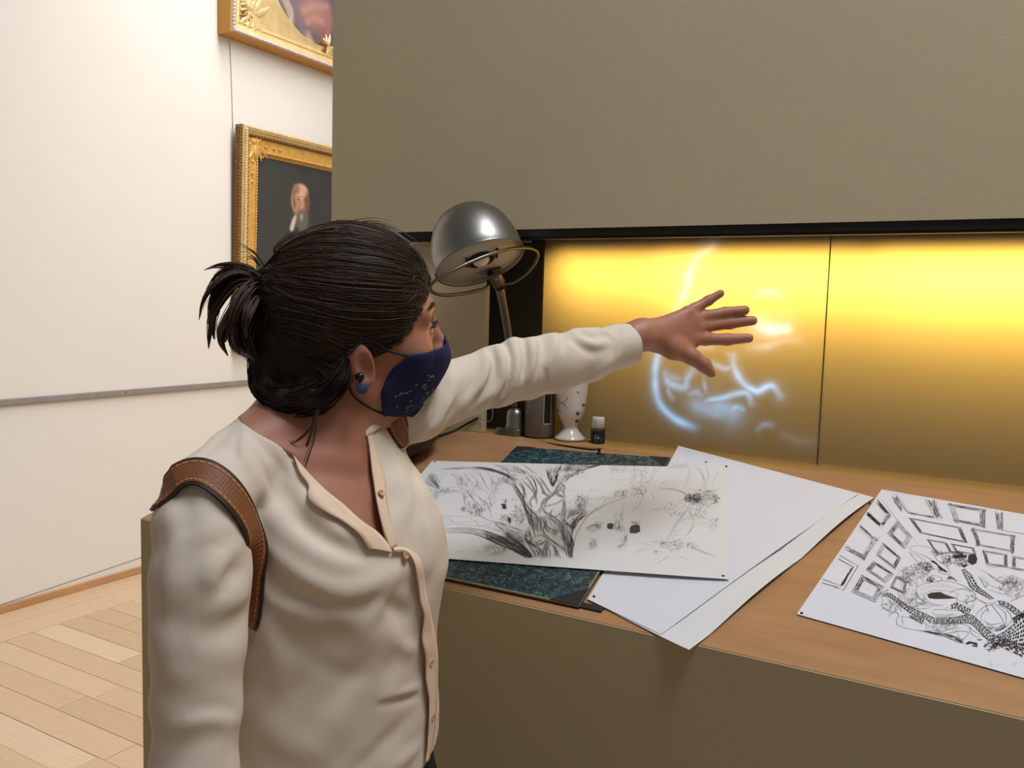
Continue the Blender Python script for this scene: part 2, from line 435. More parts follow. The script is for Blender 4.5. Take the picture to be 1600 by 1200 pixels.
# ---- ink bottle
c = on_ledge(932, 692.5); c[1] += .006
it = empty('ink_bottle', c, 'small ink bottle with white cap and black label on the ledge', 'bottle')
lathe('body', c, (0, 0, 1), [(0, .0003), (.0155, .0003), (.0162, .002), (.0162, .030), (.0155, .033), (.012, .035), (0, .035)], MT['black_cloth'], it)
lathe('cap', c, (0, 0, 1), [(.0135, .0335), (.0148, .034), (.0140, .057), (.0132, .059), (0, .0592)], MT['white_plastic'], it)
lathe('glass_band', c, (0, 0, 1), [(.0166, .029), (.0170, .031), (.0160, .0335)], MT['steel_dark'], it)
def arc_text(name, c, R, th0, glyphs, z, h, m, parent):
    """letters as bent ribbons on a cylinder; glyphs = list of polylines in (u,v) letter units"""
    V = []; F = []
    for off, strokes_ in glyphs:
        for L in strokes_:
            L = catmull(L, 4)
            T = np.gradient(L, axis=0); T /= np.linalg.norm(T, axis=1, keepdims=True)+1e-9
            Nn = np.stack([-T[:, 1], T[:, 0]], 1)*.09
            n0 = len(V)
            for s in (-1, 1):
                for q in L+Nn*s:
                    th = th0 + (off+q[0])*h/R
                    V.append(c+np.array([math.cos(th)*R, math.sin(th)*R, z+q[1]*h]))
            k = len(L)
            for i in range(k-1): F.append((n0+i, n0+i+1, n0+k+i+1, n0+k+i))
    return mesh_obj(name, V, F, m, parent)
cam_th = math.atan2(-c[1], -c[0])
C_ = [[(.6, .85), (.25, 1), (0, .5), (.25, 0), (.6, .15)]]
E_ = [[(.05, .35), (.55, .35), (.5, .6), (.25, .65), (.02, .33), (.2, 0), (.55, .08)]]
arc_text('lettering', c, .0164, cam_th-.42, [(0, C_), (.8, E_)], .0115, .0072, MT['label_green'], it)
lines = [(0, [[(0, .0), (1.2, .0)]]), (0, [[(0, -.8), (1.0, -.8)]]), (3.6, [[(0, 1.6), (.8, 1.6)]]), (3.6, [[(0, .6), (.9, .6)]]), (3.7, [[(0, -.5), (.7, -.5)]])]
arc_text('small_print', c, .0164, cam_th-.40, lines, .0062, .0040, MT['label_green'], it)

# ---- porcelain vase with sprigs
vb = on_ledge(887, 688); vb[1] += .012
va = empty('vase', vb, 'white footed porcelain vase with small purple flower sprigs', 'vase')
px = .00143
prof = [(0, .001), (.034, .001), (.0362, .003), (.036, .006), (.030, .010), (.021, .020), (.0165, .027), (.0158, .031), (.019, .038), (.026, .050),
        (.031, .064), (.0335, .080), (.0352, .098), (.0372, .118), (.0392, .136), (.0415, .150), (.0425, .154), (.0405, .1545), (.038, .140), (.035, .115), (.031, .08), (.02, .05), (0, .045)]
lathe('body', vb, (0, 0, 1), prof, MT['porcelain'], va, 64)
lathe('foot_line', vb, (0, 0, 1), [(.0364, .0028), (.0368, .0036), (.0364, .0046)], MT['gold_pale'], va, 64)
def vase_r(h): return np.interp(h, [p[1] for p in prof[:17]], [p[0] for p in prof[:17]])
vth = math.atan2(-vb[1], -vb[0])
PV = []; PF = []
def vpt(u, h): 
    r = vase_r(h)+.0004; th = vth + math.asin(max(-.95, min(.95, u/r)))
    return vb+np.array([math.cos(th)*r, math.sin(th)*r, h])
def leaf(u, h, ang, L, w):
    n0 = len(PV)
    for t, s in ((0, 0), (.35, 1), (.7, .8), (1, 0), (.7, -.8), (.35, -1)):
        du = math.cos(ang)*L*t - math.sin(ang)*w*s; dh = math.sin(ang)*L*t + math.cos(ang)*w*s
        PV.append(vpt(u+du, h+dh))
    PF.append(tuple(range(n0, n0+6)))
def stem(L, w):
    L = catmull(L, 4); T = np.gradient(L, axis=0); T /= np.linalg.norm(T, axis=1, keepdims=True)
    n0 = len(PV); k = len(L)
    for s in (-1, 1):
        for q, t in zip(L, T): PV.append(vpt(q[0]-t[1]*w*s, q[1]+t[0]*w*s))
    for i in range(k-1): PF.append((n0+i, n0+i+1, n0+k+i+1, n0+k+i))
def vz(x, y):                       # crop pixel of the zoom -> (u, h) on the vase
    return ((850+x/9.23-887.5)*px, (688-(590+y/9.23))*px)
for cx, cy, n, L in ((445, 490, 6, .0062), (440, 605, 7, .0062), (530, 365, 4, .0058), (440, 172, 3, .0042)):
    u, h = vz(cx, cy)
    for k in range(n): leaf(u, h, 2*math.pi*k/n+.5, L*RNG.uniform(.7, 1.1), L*.24)
stem([vz(160, 300), vz(170, 360), vz(160, 440), vz(165, 490)], .0003); stem([vz(165, 370), vz(210, 330), vz(250, 310), vz(285, 265)], .0003)
stem([vz(230, 350), vz(260, 380), vz(300, 410)], .0003); stem([vz(540, 430), vz(550, 470), vz(525, 510)], .0004)
for x, y in ((285, 265), (270, 300), (220, 330), (160, 465), (185, 470), (240, 365), (150, 300), (520, 480), (200, 340)):
    u, h = vz(x, y)
    for k in range(2): leaf(u, h, RNG.uniform(0, 6.28), .0034, .0009)
mesh_obj('floral_print', PV, PF, MT['print'], va, kind='stuff')

# ---- taupe canister with a framed dark label
cb_ = on_ledge(836, 684); cb_[1] += .02
cn = empty('canister', cb_, 'taupe metal canister with a narrow black label, between lamp base and vase', 'canister')
R = .0355
lathe('body', cb_, (0, 0, 1), [(0, .0005), (R-.006, .0005), (R-.002, .003), (R, .008), (R, .150), (R-.002, .152), (0, .152)], MT['canister'], cn, 64)
lathe('lid', cb_, (0, 0, 1), [(R+.0006, .138), (R+.001, .139), (R+.001, .158), (R-.002, .161), (0, .162)], MT['canister'], cn, 64)
cth = math.atan2(-cb_[1], -cb_[0])
def cyl_patch(name, c, R, t0, t1, z0, z1, m, parent, n=10):
    V = []; F = []
    for k in range(n+1):
        t = t0+(t1-t0)*k/n
        for z in (z0, z1): V.append(c+np.array([math.cos(t)*R, math.sin(t)*R, z]))
    for k in range(n): F.append((2*k, 2*k+2, 2*k+3, 2*k+1))
    return mesh_obj(name, V, F, m, parent)
t0, t1 = cth+.24, cth+.78
lab = cyl_patch('label', cb_, R+.0004, t0, t1, .034, .125, MT['cream_line'], cn)
cyl_patch('label_field', cb_, R+.0008, t0+.035, t1-.035, .0365, .1225, MT['black'], lab)
arc_text('label_print', cb_, R+.0011, t0+.2, [(0, [[(0, 0), (.5, .2), (1, 0)]]), (0, [[(.2, 1.4), (.8, 1.4)]]), (0, [[(.1, 2.6), (.5, 2.9), (.9, 2.6)]]), (0, [[(.2, 4), (.8, 4)]]), (0, [[(.1, 5.2), (.9, 5.4)]])], .052, .009, MT['brown_dark'], lab)
lathe('rivet', cb_+np.array([math.cos(cth+.04)*R, math.sin(cth+.04)*R, .022]), (math.cos(cth), math.sin(cth), 0), [(0, .0014), (.0012, .001), (.0014, 0)], MT['pin'], cn, 10)

# ---- desk lamp: bowl-shaped steel hood on a slim stem
lbp = on_ledge(794, 681); lbp[1] += .022
lamp = empty('desk_lamp', lbp, 'steel desk lamp with a deep domed hood and looped wire guard', 'lamp')
bp = []
for k in range(24):
    t = 2*math.pi*k/24; bp.append((lbp[0]-.006+.036*math.copysign(abs(math.cos(t))**.7, math.cos(t)), lbp[1]+.024*math.copysign(abs(math.sin(t))**.7, math.sin(t)), LZ+.0004))
bevel(poly_plate('base_plate', bp, (0, 0, 1), .016, MT['steel'], lamp), .002)
lathe('base_dome', lbp+np.array([.006, 0, .0164]), (0, 0, 1), [(.0235, 0), (.0235, .006), (.0215, .010), (.0215, .030), (.019, .041), (.012, .048), (.004, .0505), (0, .0505)], MT['steel'], lamp, 48)
LD = 1.87
hc = P(750, 411, LD)                                    # centre of the hood mouth
def cam_vec(rx, uy, fz): return Rv*rx + Uv*uy + Fv*fz
ax = cam_vec(.30, -.92, -.29); ax /= np.linalg.norm(ax)  # the mouth looks down, right and to the room
RH = .1015
hood_prof = [(RH, -.002), (RH+.0012, 0), (RH, .002), (RH*.992, .02), (RH*.965, .045), (RH*.90, .072), (RH*.78, .098), (RH*.60, .119), (RH*.36, .133), (RH*.15, .139), (0, .1405)]
inner = [(RH-.002, -.001), (RH-.003, .02), (RH*.93, .045), (RH*.86, .07)]
lathe('hood', hc, -ax, [(r, h) for r, h in hood_prof], MT['steel'], lamp, 72)
lathe('hood_lining', hc, -ax, inner, MT['disc'], lamp, 72)
u_, v_, a_ = frame_of(ax)
# basis in the mouth: e1 along the long axis of the ellipse as seen, e2 across
e1 = cam_vec(.95, .31, 0); e1 -= ax*(e1@ax); e1 /= np.linalg.norm(e1); e2 = np.cross(ax, e1)
if e2@Uv < 0: e2 = -e2
lathe('diffuser', hc-ax*.006, ax, [(.022, .0015), (.030, .0005), (RH-.004, 0), (RH-.004, -.002), (.022, -.002)], MT['disc'], lamp, 72)
def mouth(a, b, h=0.0): return hc + e1*a + e2*b + ax*h
# bulb socket in the middle: dark ring, bulb, bracket
lathe('socket_ring', hc+e1*.004+e2*.010, ax, [(.020, -.006), (.031, -.003), (.031, .001), (.027, .0025), (.020, .001)], MT['rubber'], lamp, 40)
lathe('bulb', hc+e1*.004+e2*.010, ax, [(.018, -.03), (.020, -.012), (.018, .004), (.011, .011), (0, .014)], MT['porcelain'], lamp, 32)
for s in (-.030, .038):
    a0, a1 = mouth(s, .004, .0008), mouth(s+.006, .042, .0008)
    tube('bracket', [a0, (a0+a1)/2, a1], .003, MT['rubber'], lamp, 6, 2)
# fine print on the diffuser
V = []; F = []
for row in range(3):
    x = -.012 + .003*row
    while x < .020 - .002*abs(row-1):
        w = RNG.uniform(.003, .006)
        y0 = -.046 - row*.0085 + .0 
        n0 = len(V)
        V += [mouth(x, y0, .0004), mouth(x+w, y0, .0004), mouth(x+w, y0+.0042, .0004), mouth(x, y0+.0042, .0004)]; F.append((n0, n0+1, n0+2, n0+3))
        x += w+.0014
mesh_obj('fine_print', V, F, MT['rubber'], lamp)
V = []; F = []
for k in range(6):
    t = -1.95+.075*k; n0 = len(V)
    for tt, r in ((t, .083), (t+.055, .083), (t+.055, .0865), (t, .0865)): V.append(mouth(math.cos(tt)*r, math.sin(tt)*r, .0004))
    F.append((n0, n0+1, n0+2, n0+3))
mesh_obj('rim_print', V, F, MT['rubber'], lamp)
# wire guard: traced loop below the hood
gp = [P(763, 438, 1.93), P(762, 447, 1.915), P(752, 452.5, 1.90), P(719, 459.5, 1.86), P(692, 461, 1.81), P(677, 457, 1.77), P(672, 448, 1.75), P(681, 438, 1.745), P(705, 424, 1.75), P(735, 409.5, 1.765), P(770, 396, 1.79), P(803, 388, 1.83),
      P(829, 388, 1.88), P(840, 396, 1.91), P(836, 411, 1.93), P(822, 428, 1.94), P(804, 441, 1.945), P(790, 443, 1.945), P(785, 436, 1.945)]
tube('wire_guard', gp, .0038, MT['steel_dark'], lamp, 8, 8)
st = [P(774, 418, 1.93), P(779, 440, 1.955), P(786, 475, 1.975), P(794, 520, 1.99)]
base_top = lbp+np.array([.006, 0, .0164+.050])
st += [(st[-1]*.45+base_top*.55)+Rv*.004, base_top-np.array([0, 0, .003])]
tube('stem', st, [.0125, .0115, .0100, .0100, .0100, .0100], MT['steel_dark'], lamp, 16, 8)
tube('knuckle', [P(771, 425, 1.925), P(782, 447, 1.957)], .0155, MT['steel_dark'], lamp, 20, 3)

# ---- black flared bowl standing behind the woman's arm, with its cable
bc = on_slope(622, 711, 0)
bo = empty('black_bowl', bc, 'black flared bowl-shaped object half hidden behind the outstretched arm', 'bowl')
lathe('body', bc, NS, [(0, .0015), (.040, .0015), (.058, .006), (.074, .015), (.090, .028), (.103, .044), (.109, .058), (.110, .064), (.106, .064), (.096, .048), (.06, .022), (0, .012)], MT['rubber'], bo, 64)
lathe('rim_band', bc, NS, [(.1095, .055), (.112, .058), (.112, .066), (.110, .068), (.107, .0655)], MT['leather_edge'], bo, 64)
cpts = [on_slope(676, 684, .012), on_slope(690, 680, .004), on_slope(712, 672, .004), on_y(730, 662, 1.722), on_y(747, 653, 1.724)]
pc = tube('power_cable', cpts, .0028, MT['rubber'], None, 8, 8)
tag(pc, 'black cable rising from the bowl to the beige side panel', 'cable')
w2 = [on_y(745, 653.5, 1.724), on_y(752, 655, 1.723), on_y(762, 658.5, 1.723), on_y(768, 655, 1.724), on_y(770, 645, 1.726), on_y(768, 634, 1.727)]
tube('thin_lead', w2, .0009, MT['rail'], pc, 6, 8)

# ================================================================== PORTFOLIO AND SHEETS ON THE SLOPE
def marble_mat():
    m = bpy.data.materials.new('marbled paper'); m.use_nodes = True
    nt = m.node_tree; b = nt.nodes['Principled BSDF']; b.inputs['Roughness'].default_value = .45
    tc = nt.nodes.new('ShaderNodeTexCoord')
    n0 = nt.nodes.new('ShaderNodeTexNoise'); n0.inputs['Scale'].default_value = 62; n0.inputs['Detail'].default_value = 6; n0.inputs['Distortion'].default_value = 1.5
    n1 = nt.nodes.new('ShaderNodeTexNoise'); n1.inputs['Scale'].default_value = 190; n1.inputs['Detail'].default_value = 4; n1.inputs['Distortion'].default_value = 2.5
    nt.links.new(tc.outputs['Object'], n0.inputs['Vector']); nt.links.new(tc.outputs['Object'], n1.inputs['Vector'])
    mx = nt.nodes.new('ShaderNodeMath'); mx.operation = 'MULTIPLY_ADD'; mx.inputs[1].default_value = .55
    nt.links.new(n1.outputs['Fac'], mx.inputs[0])
    h = nt.nodes.new('ShaderNodeMath'); h.operation = 'MULTIPLY'; h.inputs[1].default_value = .45
    nt.links.new(n0.outputs['Fac'], h.inputs[0]); nt.links.new(h.outputs[0], mx.inputs[2])
    r = nt.nodes.new('ShaderNodeValToRGB'); e = r.color_ramp.elements
    e[0].position = .40; e[0].color = (*lin((18, 26, 32)), 1)
    e[1].position = .62; e[1].color = (*lin((92, 128, 128)), 1)
    q = e.new(.485); q.color = (*lin((24, 38, 46)), 1); q = e.new(.53); q.color = (*lin((40, 74, 80)), 1)
    nt.links.new(mx.outputs[0], r.inputs[0]); nt.links.new(r.outputs[0], b.inputs['Base Color'])
    return m
PO = .007
def slope_pt(x, y, off): return on_slope(x, y, off)
pBR = on_slope(904, 946, PO); pTR = on_slope(1047, 715, PO); pTL = on_slope(808, 697, PO)
ex = (pTL-pTR); ey = (pBR-pTR); 
bl_dir = on_slope(700, 903, PO)-pBR; bl_dir /= np.linalg.norm(bl_dir)
pBL = pBR + bl_dir*np.linalg.norm(pTL-pTR)*1.02
pf = empty('portfolio', (pBR+pTL)/2-NS*PO, 'marbled teal portfolio with black cloth corners under the tree drawing', 'portfolio')
poly_plate('lower_board', [p-NS*(PO-.0004) for p in (pBL, pBR, pTR, pTL)], NS, .0026, MT['black_cloth'], pf)
poly_plate('upper_board', [p-NS*.0034 for p in (pBL, pBR, pTR, pTL)], NS, .0030, MT['board_edge'], pf)
def quad_in(a, b, c, d, s0, s1, t0, t1, off):
    f = lambda s, t: (a*(1-s)+b*s)*(1-t)+(d*(1-s)+c*s)*t + NS*off
    return [f(s0, t0), f(s1, t0), f(s1, t1), f(s0, t1)]
poly_plate('marbled_cover', quad_in(pBL, pBR, pTR, pTL, .004, .992, .006, .994, -.0003), NS, .0004, marble_mat(), pf)
def tri(a, b, c, L): 
    u = (b-a)/np.linalg.norm(b-a); v = (c-a)/np.linalg.norm(c-a)
    return [a+NS*.0001, a+u*L+NS*.0001, a+v*L+NS*.0001]
poly_plate('cloth_corner', tri(pBR, pTR, pBL, .050), NS, .0004, MT['black_cloth'], pf)
poly_plate('cloth_corner', tri(pTL, pTR, pBL, .045), NS, .0004, MT['black_cloth'], pf)
poly_plate('cloth_corner', tri(pTR, pTL, pBR, .045), NS, .0004, MT['black_cloth'], pf)
r0, r1 = on_slope(902, 944, .0014), on_slope(942, 953.5, .0014); rd = (r1-r0)/np.linalg.norm(r1-r0); rn = np.cross(NS, rd)
poly_plate('ribbon_tie', [r0-rn*.007, r1-rn*.006, r1+rn*.007, r0+rn*.006], NS, .0016, MT['black_cloth'], pf)
r0, r1 = on_slope(935, 952, .0010), on_slope(912, 925, .0010); rd = (r1-r0)/np.linalg.norm(r1-r0); rn = np.cross(NS, rd)

def sheet(name, corners, off, m, label, lift=None, nx=24, ny=24, th=.0005):
    A = [np.asarray(c) if len(c) == 3 else on_slope(*c, off) for c in corners]      # TL TR BR BL
    V = []
    for j in range(ny+1):
        for i in range(nx+1):
            s, t = i/nx, j/ny
            p = (A[0]*(1-s)+A[1]*s)*(1-t) + (A[3]*(1-s)+A[2]*s)*t
            V.append(p + NS*(lift(s, t) if lift else 0))
    i = np.arange((nx+1)*(ny+1)).reshape(ny+1, nx+1); n_ = len(V)
    Q = np.stack([i[:-1, :-1], i[1:, :-1], i[1:, 1:], i[:-1, 1:]], -1).reshape(-1, 4)
    V = np.array(V); rim = np.concatenate([i[0, :-1], i[:-1, -1], i[-1, :0:-1], i[:0:-1, 0]]); k_ = len(rim)
    V = np.concatenate([V, V-NS*th, V[rim], V[rim]-NS*th])           # face, back and rim keep normals of their own
    a_ = 2*n_+np.arange(k_); b_ = 2*n_+(np.arange(k_)+1) % k_
    Q = np.concatenate([Q, Q[:, ::-1]+n_, np.stack([a_, b_, b_+k_, a_+k_], 1)])
    o = np_obj(name, V, Q, m, None, True)
    tag(o, label, 'paper', kind=None)
    return o
sheet('paper_sheet', [(1060, 697), (1366, 778), (1077, 1019), (930, 943)], .0012, MT['paper'], 'large blank white sheet, the lower of two, its wavy edge beside the giraffe drawing',
      lambda s, t: .007*s**4*abs(math.sin(2.2*math.pi*t))*(1-t*.3) + .001)
sheet('paper_sheet', [(1060.5, 698.5), (1341, 773), (1033, 991.5), (918, 936)], .0034, MT['paper_cool'], 'blank white sheet lying on the larger sheet, pinned beside the portfolio corner',
      lambda s, t: .0045*s**3*math.sin(math.pi*min(1, .12+t*.85)))

DOFF = .0105
draw = sheet('drawing_sheet', [(675, 720), (1139, 731), (1139, 905), (556, 862)], DOFF, MT['paper'], 'long sheet with an ink drawing of a great twisted tree', lambda s, t: -.0006*math.sin(math.pi*s), nx=30)
GOFF = .0015
_tl, _bl, _t2, _b2 = (on_slope(*q, GOFF) for q in ((1377.5, 765), (1245, 960), (1600, 804), (1600, 1060)))
_u = (_t2-_tl)/np.linalg.norm(_t2-_tl); _w = (_b2-_bl)/np.linalg.norm(_b2-_bl)
gir = sheet('drawing_sheet', [_tl, _tl+_u*.316, _bl+_w*.316, _bl], GOFF, MT['paper_cool'], 'sheet with an ink drawing of giraffes and picture frames', lambda s, t: .0006)

# ------------------------------------------------------------------ ink lines
class Ink:
    def __init__(s, off, k=.62): s.off = off; s.k = k; s.V = []; s.F = []
    def poly(s, pts):
        n0 = len(s.V)
        s.V += [on_slope(x, y, s.off) for x, y in pts]; s.F.append(tuple(range(n0, n0+len(pts))))
    def line(s, pts, w=.0004, n=5, closed=False, taper=True, smooth=True):
        L = catmull(pts, n, closed) if smooth and len(pts) > 2 else np.asarray(pts, float)
        if closed: L = np.vstack([L, L[0]])
        C = np.array([on_slope(x, y, s.off) for x, y in L])
        T = np.gradient(C, axis=0); T /= np.linalg.norm(T, axis=1, keepdims=True)+1e-12
        Nn = np.cross(NS, T)
        k = len(C); t = np.linspace(0, 1, k)
        w = w*s.k
        ww = (np.sin(math.pi*np.clip(t*.9+.05, 0, 1))**.5 if taper else np.ones(k))*w*.5
        n0 = len(s.V)
        s.V += list(C-Nn*ww[:, None]) + list(C+Nn*ww[:, None])
        for i in range(k-1): s.F.append((n0+i, n0+i+1, n0+k+i+1, n0+k+i))
    def hatch(s, A, B, n=30, w=.0003, along=True, jit=.15, t0=0, t1=1):
        """strokes following the strip between curves A and B"""
        A = catmull(A, 8); B = catmull(B, 8)
        ra = lambda L, t: np.array([np.interp(t, np.linspace(0, 1, len(L)), L[:, 0]), np.interp(t, np.linspace(0, 1, len(L)), L[:, 1])])
        for k in range(n):
            if along:
                v = RNG.random(); a = t0+(t1-t0)*RNG.random()*.85; b = min(t1, a+RNG.uniform(.06, .28))
                tt = np.linspace(a, b, 6)
                s.line([tuple(ra(A, t)*(1-v)+ra(B, t)*v + RNG.normal(0, jit, 2)) for t in tt], w*RNG.uniform(.6, 1.4), 1)
            else:
                t = t0+(t1-t0)*RNG.random(); d = RNG.normal(0, .01)
                p, q = ra(A, t), ra(B, min(1, max(0, t+d))); a, b = sorted(RNG.random(2)*.5+np.array([0, .5]))
                s.line([tuple(p*(1-a)+q*a), tuple(p*(1-b)+q*b)], w, 1)
    def scribble(s, cx, cy, rx, ry, n, w=.0003, L=6):
        for k in range(n):
            a = RNG.uniform(0, 6.28); r = math.sqrt(RNG.random())
            x, y = cx+rx*r*math.cos(a), cy+ry*r*math.sin(a); th = RNG.uniform(0, 6.28); pts = [(x, y)]
            for _ in range(3):
                th += RNG.normal(0, .9); x += math.cos(th)*L*.4; y += math.sin(th)*L*.3; pts.append((x, y))
            s.line(pts, w*RNG.uniform(.6, 1.3), 3)
    def done(s, name, m, parent):
        o = mesh_obj(name, s.V, s.F, m, parent); return o
def crop(ox, oy, s): return lambda L: [(ox+x/s, oy+y/s) for x, y in L]
A1, A2, A3 = crop(640, 710, 6.667), crop(800, 710, 6.667), crop(950, 710, 6.0)
K = Ink(DOFF+.0004, .72); G = Ink(DOFF+.0004, .85)     # strong ink and soft pencil
# upper left bough
u0 = A1([(300,155),(400,145),(560,130),(740,130),(860,148),(970,185),(1060,228)]); l0 = A1([(400,158),(560,150),(760,158),(880,180),(980,215),(1050,248)])
K.line(u0, .0006); K.line(l0, .0007); K.hatch(u0, l0, 90, .0006, t0=.35); G.hatch(u0, l0, 50, .0005)
for L in ([(840,95),(960,110),(1080,145),(1180,185)], [(850,110),(980,130),(1090,165),(1170,200)], [(970,98),(1090,125),(1180,175)], [(1100,98),(1160,150),(1210,190)], [(1180,100),(1240,150),(1290,190)], [(850,100),(950,128),(1060,170),(1120,205)]): K.line(A1(L), .0006)
K.hatch(A1([(850,95),(970,110),(1090,150),(1190,195)]), A1([(960,185),(1010,200),(1060,220),(1120,240)]), 40, .0005)
K.scribble(*A1([(1040,260)])[0], 14, 6, 70, .0005, 7)
for L in ([(930,220),(980,200),(1060,240),(1120,260),(1200,235),(1260,200)], [(940,260),(1020,270),(1100,280),(1190,260),(1290,205),(1333,190)], [(950,300),(1000,285),(1080,300)], [(1060,215),(1140,225),(1220,200),(1330,175)], [(1190,150),(1230,190),(1260,230)]): K.line(A1(L), .0007)
# left root arcs
r1 = A1([(330,775),(480,765),(650,768),(800,798),(950,850),(1100,915),(1200,978),(1300,1070)]); r2 = A1([(345,820),(500,812),(650,825),(780,868),(900,925),(1050,990),(1150,1040),(1220,1080)])
for L in (r1, r2): K.line(L, .0011)
K.line(A1([(340,800),(500,790),(660,798),(800,830),(950,890),(1100,960),(1250,1075)]), .0006)
K.hatch(r1, r2, 260, .0006, t0=.36); K.hatch(r1, r2, 30, .0004, t0=0, t1=.4)
r3 = A1([(700,600),(760,650),(830,685),(940,710),(1050,745),(1200,800)]); r4 = A1([(900,720),(960,780),(1040,850),(1120,900),(1210,960)])
K.line(r3, .0008); K.line(r4, .0008); K.hatch(r3, r4, 110, .0005, t0=.4); K.hatch(r4, r1[2:], 90, .0005, t0=.35)
for L in ([(270,635),(400,637),(520,645),(620,660)], [(310,735),(480,728),(620,735),(720,745),(820,760),(960,800)], [(820,760),(860,700),(910,728),(880,772)], [(720,745),(700,700),(620,660)], [(540,705),(640,700),(700,690)], [(820,690),(790,740),(720,745)], [(880,770),(960,800),(1010,830),(1050,820)], [(940,710),(1000,760),(1040,800)], [(590,650),(700,640),(830,690)]): K.line(A1(L), .0006)
K.line(A1([(300,690),(340,655),(400,660),(455,700),(400,712),(320,705)]), .0006, closed=True); K.line(A1([(290,665),(310,690),(300,700)]), .0008); K.line(A1([(455,700),(500,715),(540,705)]), .0006)
# left background arches and thin trees
for L in ([(285,280),(305,225),(370,200),(440,205),(490,250),(505,310),(520,345)], [(440,210),(500,230),(545,290),(580,345)], [(450,190),(520,215),(570,290),(610,350)], [(300,320),(330,250),(380,215)], [(170,355),(260,350),(400,345),(500,340),(610,370)], [(200,365),(300,370),(460,375),(560,365),(640,420)], [(330,440),(370,410),(450,385),(540,390)],
          [(610,190),(680,240),(720,330),(780,370),(830,420)], [(560,180),(600,240),(660,300),(700,350)], [(680,160),(740,230),(800,330),(850,400)], [(720,170),(760,240),(790,300)], [(800,165),(850,260),(862,340),(850,420),(870,470)], [(870,190),(860,250),(870,320)], [(940,290),(900,350),(880,430),(930,480)], [(820,420),(840,500),(830,560),(860,660)], [(700,420),(750,470),(820,520)], [(560,400),(580,470),(560,560)], [(530,385),(560,430),(575,540)],
          [(880,210),(920,250),(900,330),(890,380)], [(600,380),(650,450),(700,500),(760,560)]): G.line(A1(L), .0006)
for k in range(34):
    t = k/33; x0, y0 = 320-30*RNG.random(), 345+RNG.uniform(-15, 15); x1, y1 = 150+170*t, 320-130*math.sin(math.pi*min(1, t*.8+.1))
    G.line(A1([(x0, y0), ((x0+x1)/2-20, (y0+y1)/2+10), (x1, y1)]), .0005)
for cx, cy, rx, ry, n in ((240,430,60,60,50), (330,380,60,30,25), (230,540,40,60,20), (560,270,60,60,40), (640,540,90,40,50), (700,580,60,60,40), (450,380,90,20,25), (800,520,90,60,40), (700,330,60,60,30), (620,430,60,60,30), (900,330,60,80,30)):
    x, y = A1([(cx, cy)])[0]; G.scribble(x, y, rx/6.667, ry/6.667, n, .0004, 6)
G.scribble(*A1([(870,980)])[0], 26, 9, 110, .0004, 8)
for L in ([(420,1000),(520,1010),(640,990),(700,965)], [(640,1030),(760,1000),(880,960)], [(880,900),(900,950),(930,990)], [(700,1040),(850,1050),(1000,1020)]): G.line(A1(L), .0004)
# little figures
for cx, cy, n in ((565,575,16), (635,605,9), (985,540,22), (1000,480,14), (1040,680,18), (1100,470,6)): 
    x, y = A1([(cx, cy)])[0]; K.scribble(x, y, 3.2, 2.8, n, .0007, 4)
K.poly(A1([(955,510),(1000,520),(1010,560),(985,570),(970,550)])); K.poly(A1([(1020,650),(1050,660),(1055,715),(1040,720),(1030,690)]))
for cx, cy in ((1130,570), (1100,640), (1180,640), (980,660), (1150,690), (720,590)): 
    x, y = A1([(cx, cy)])[0]; G.scribble(x, y, 6, 6, 34, .0005, 5)
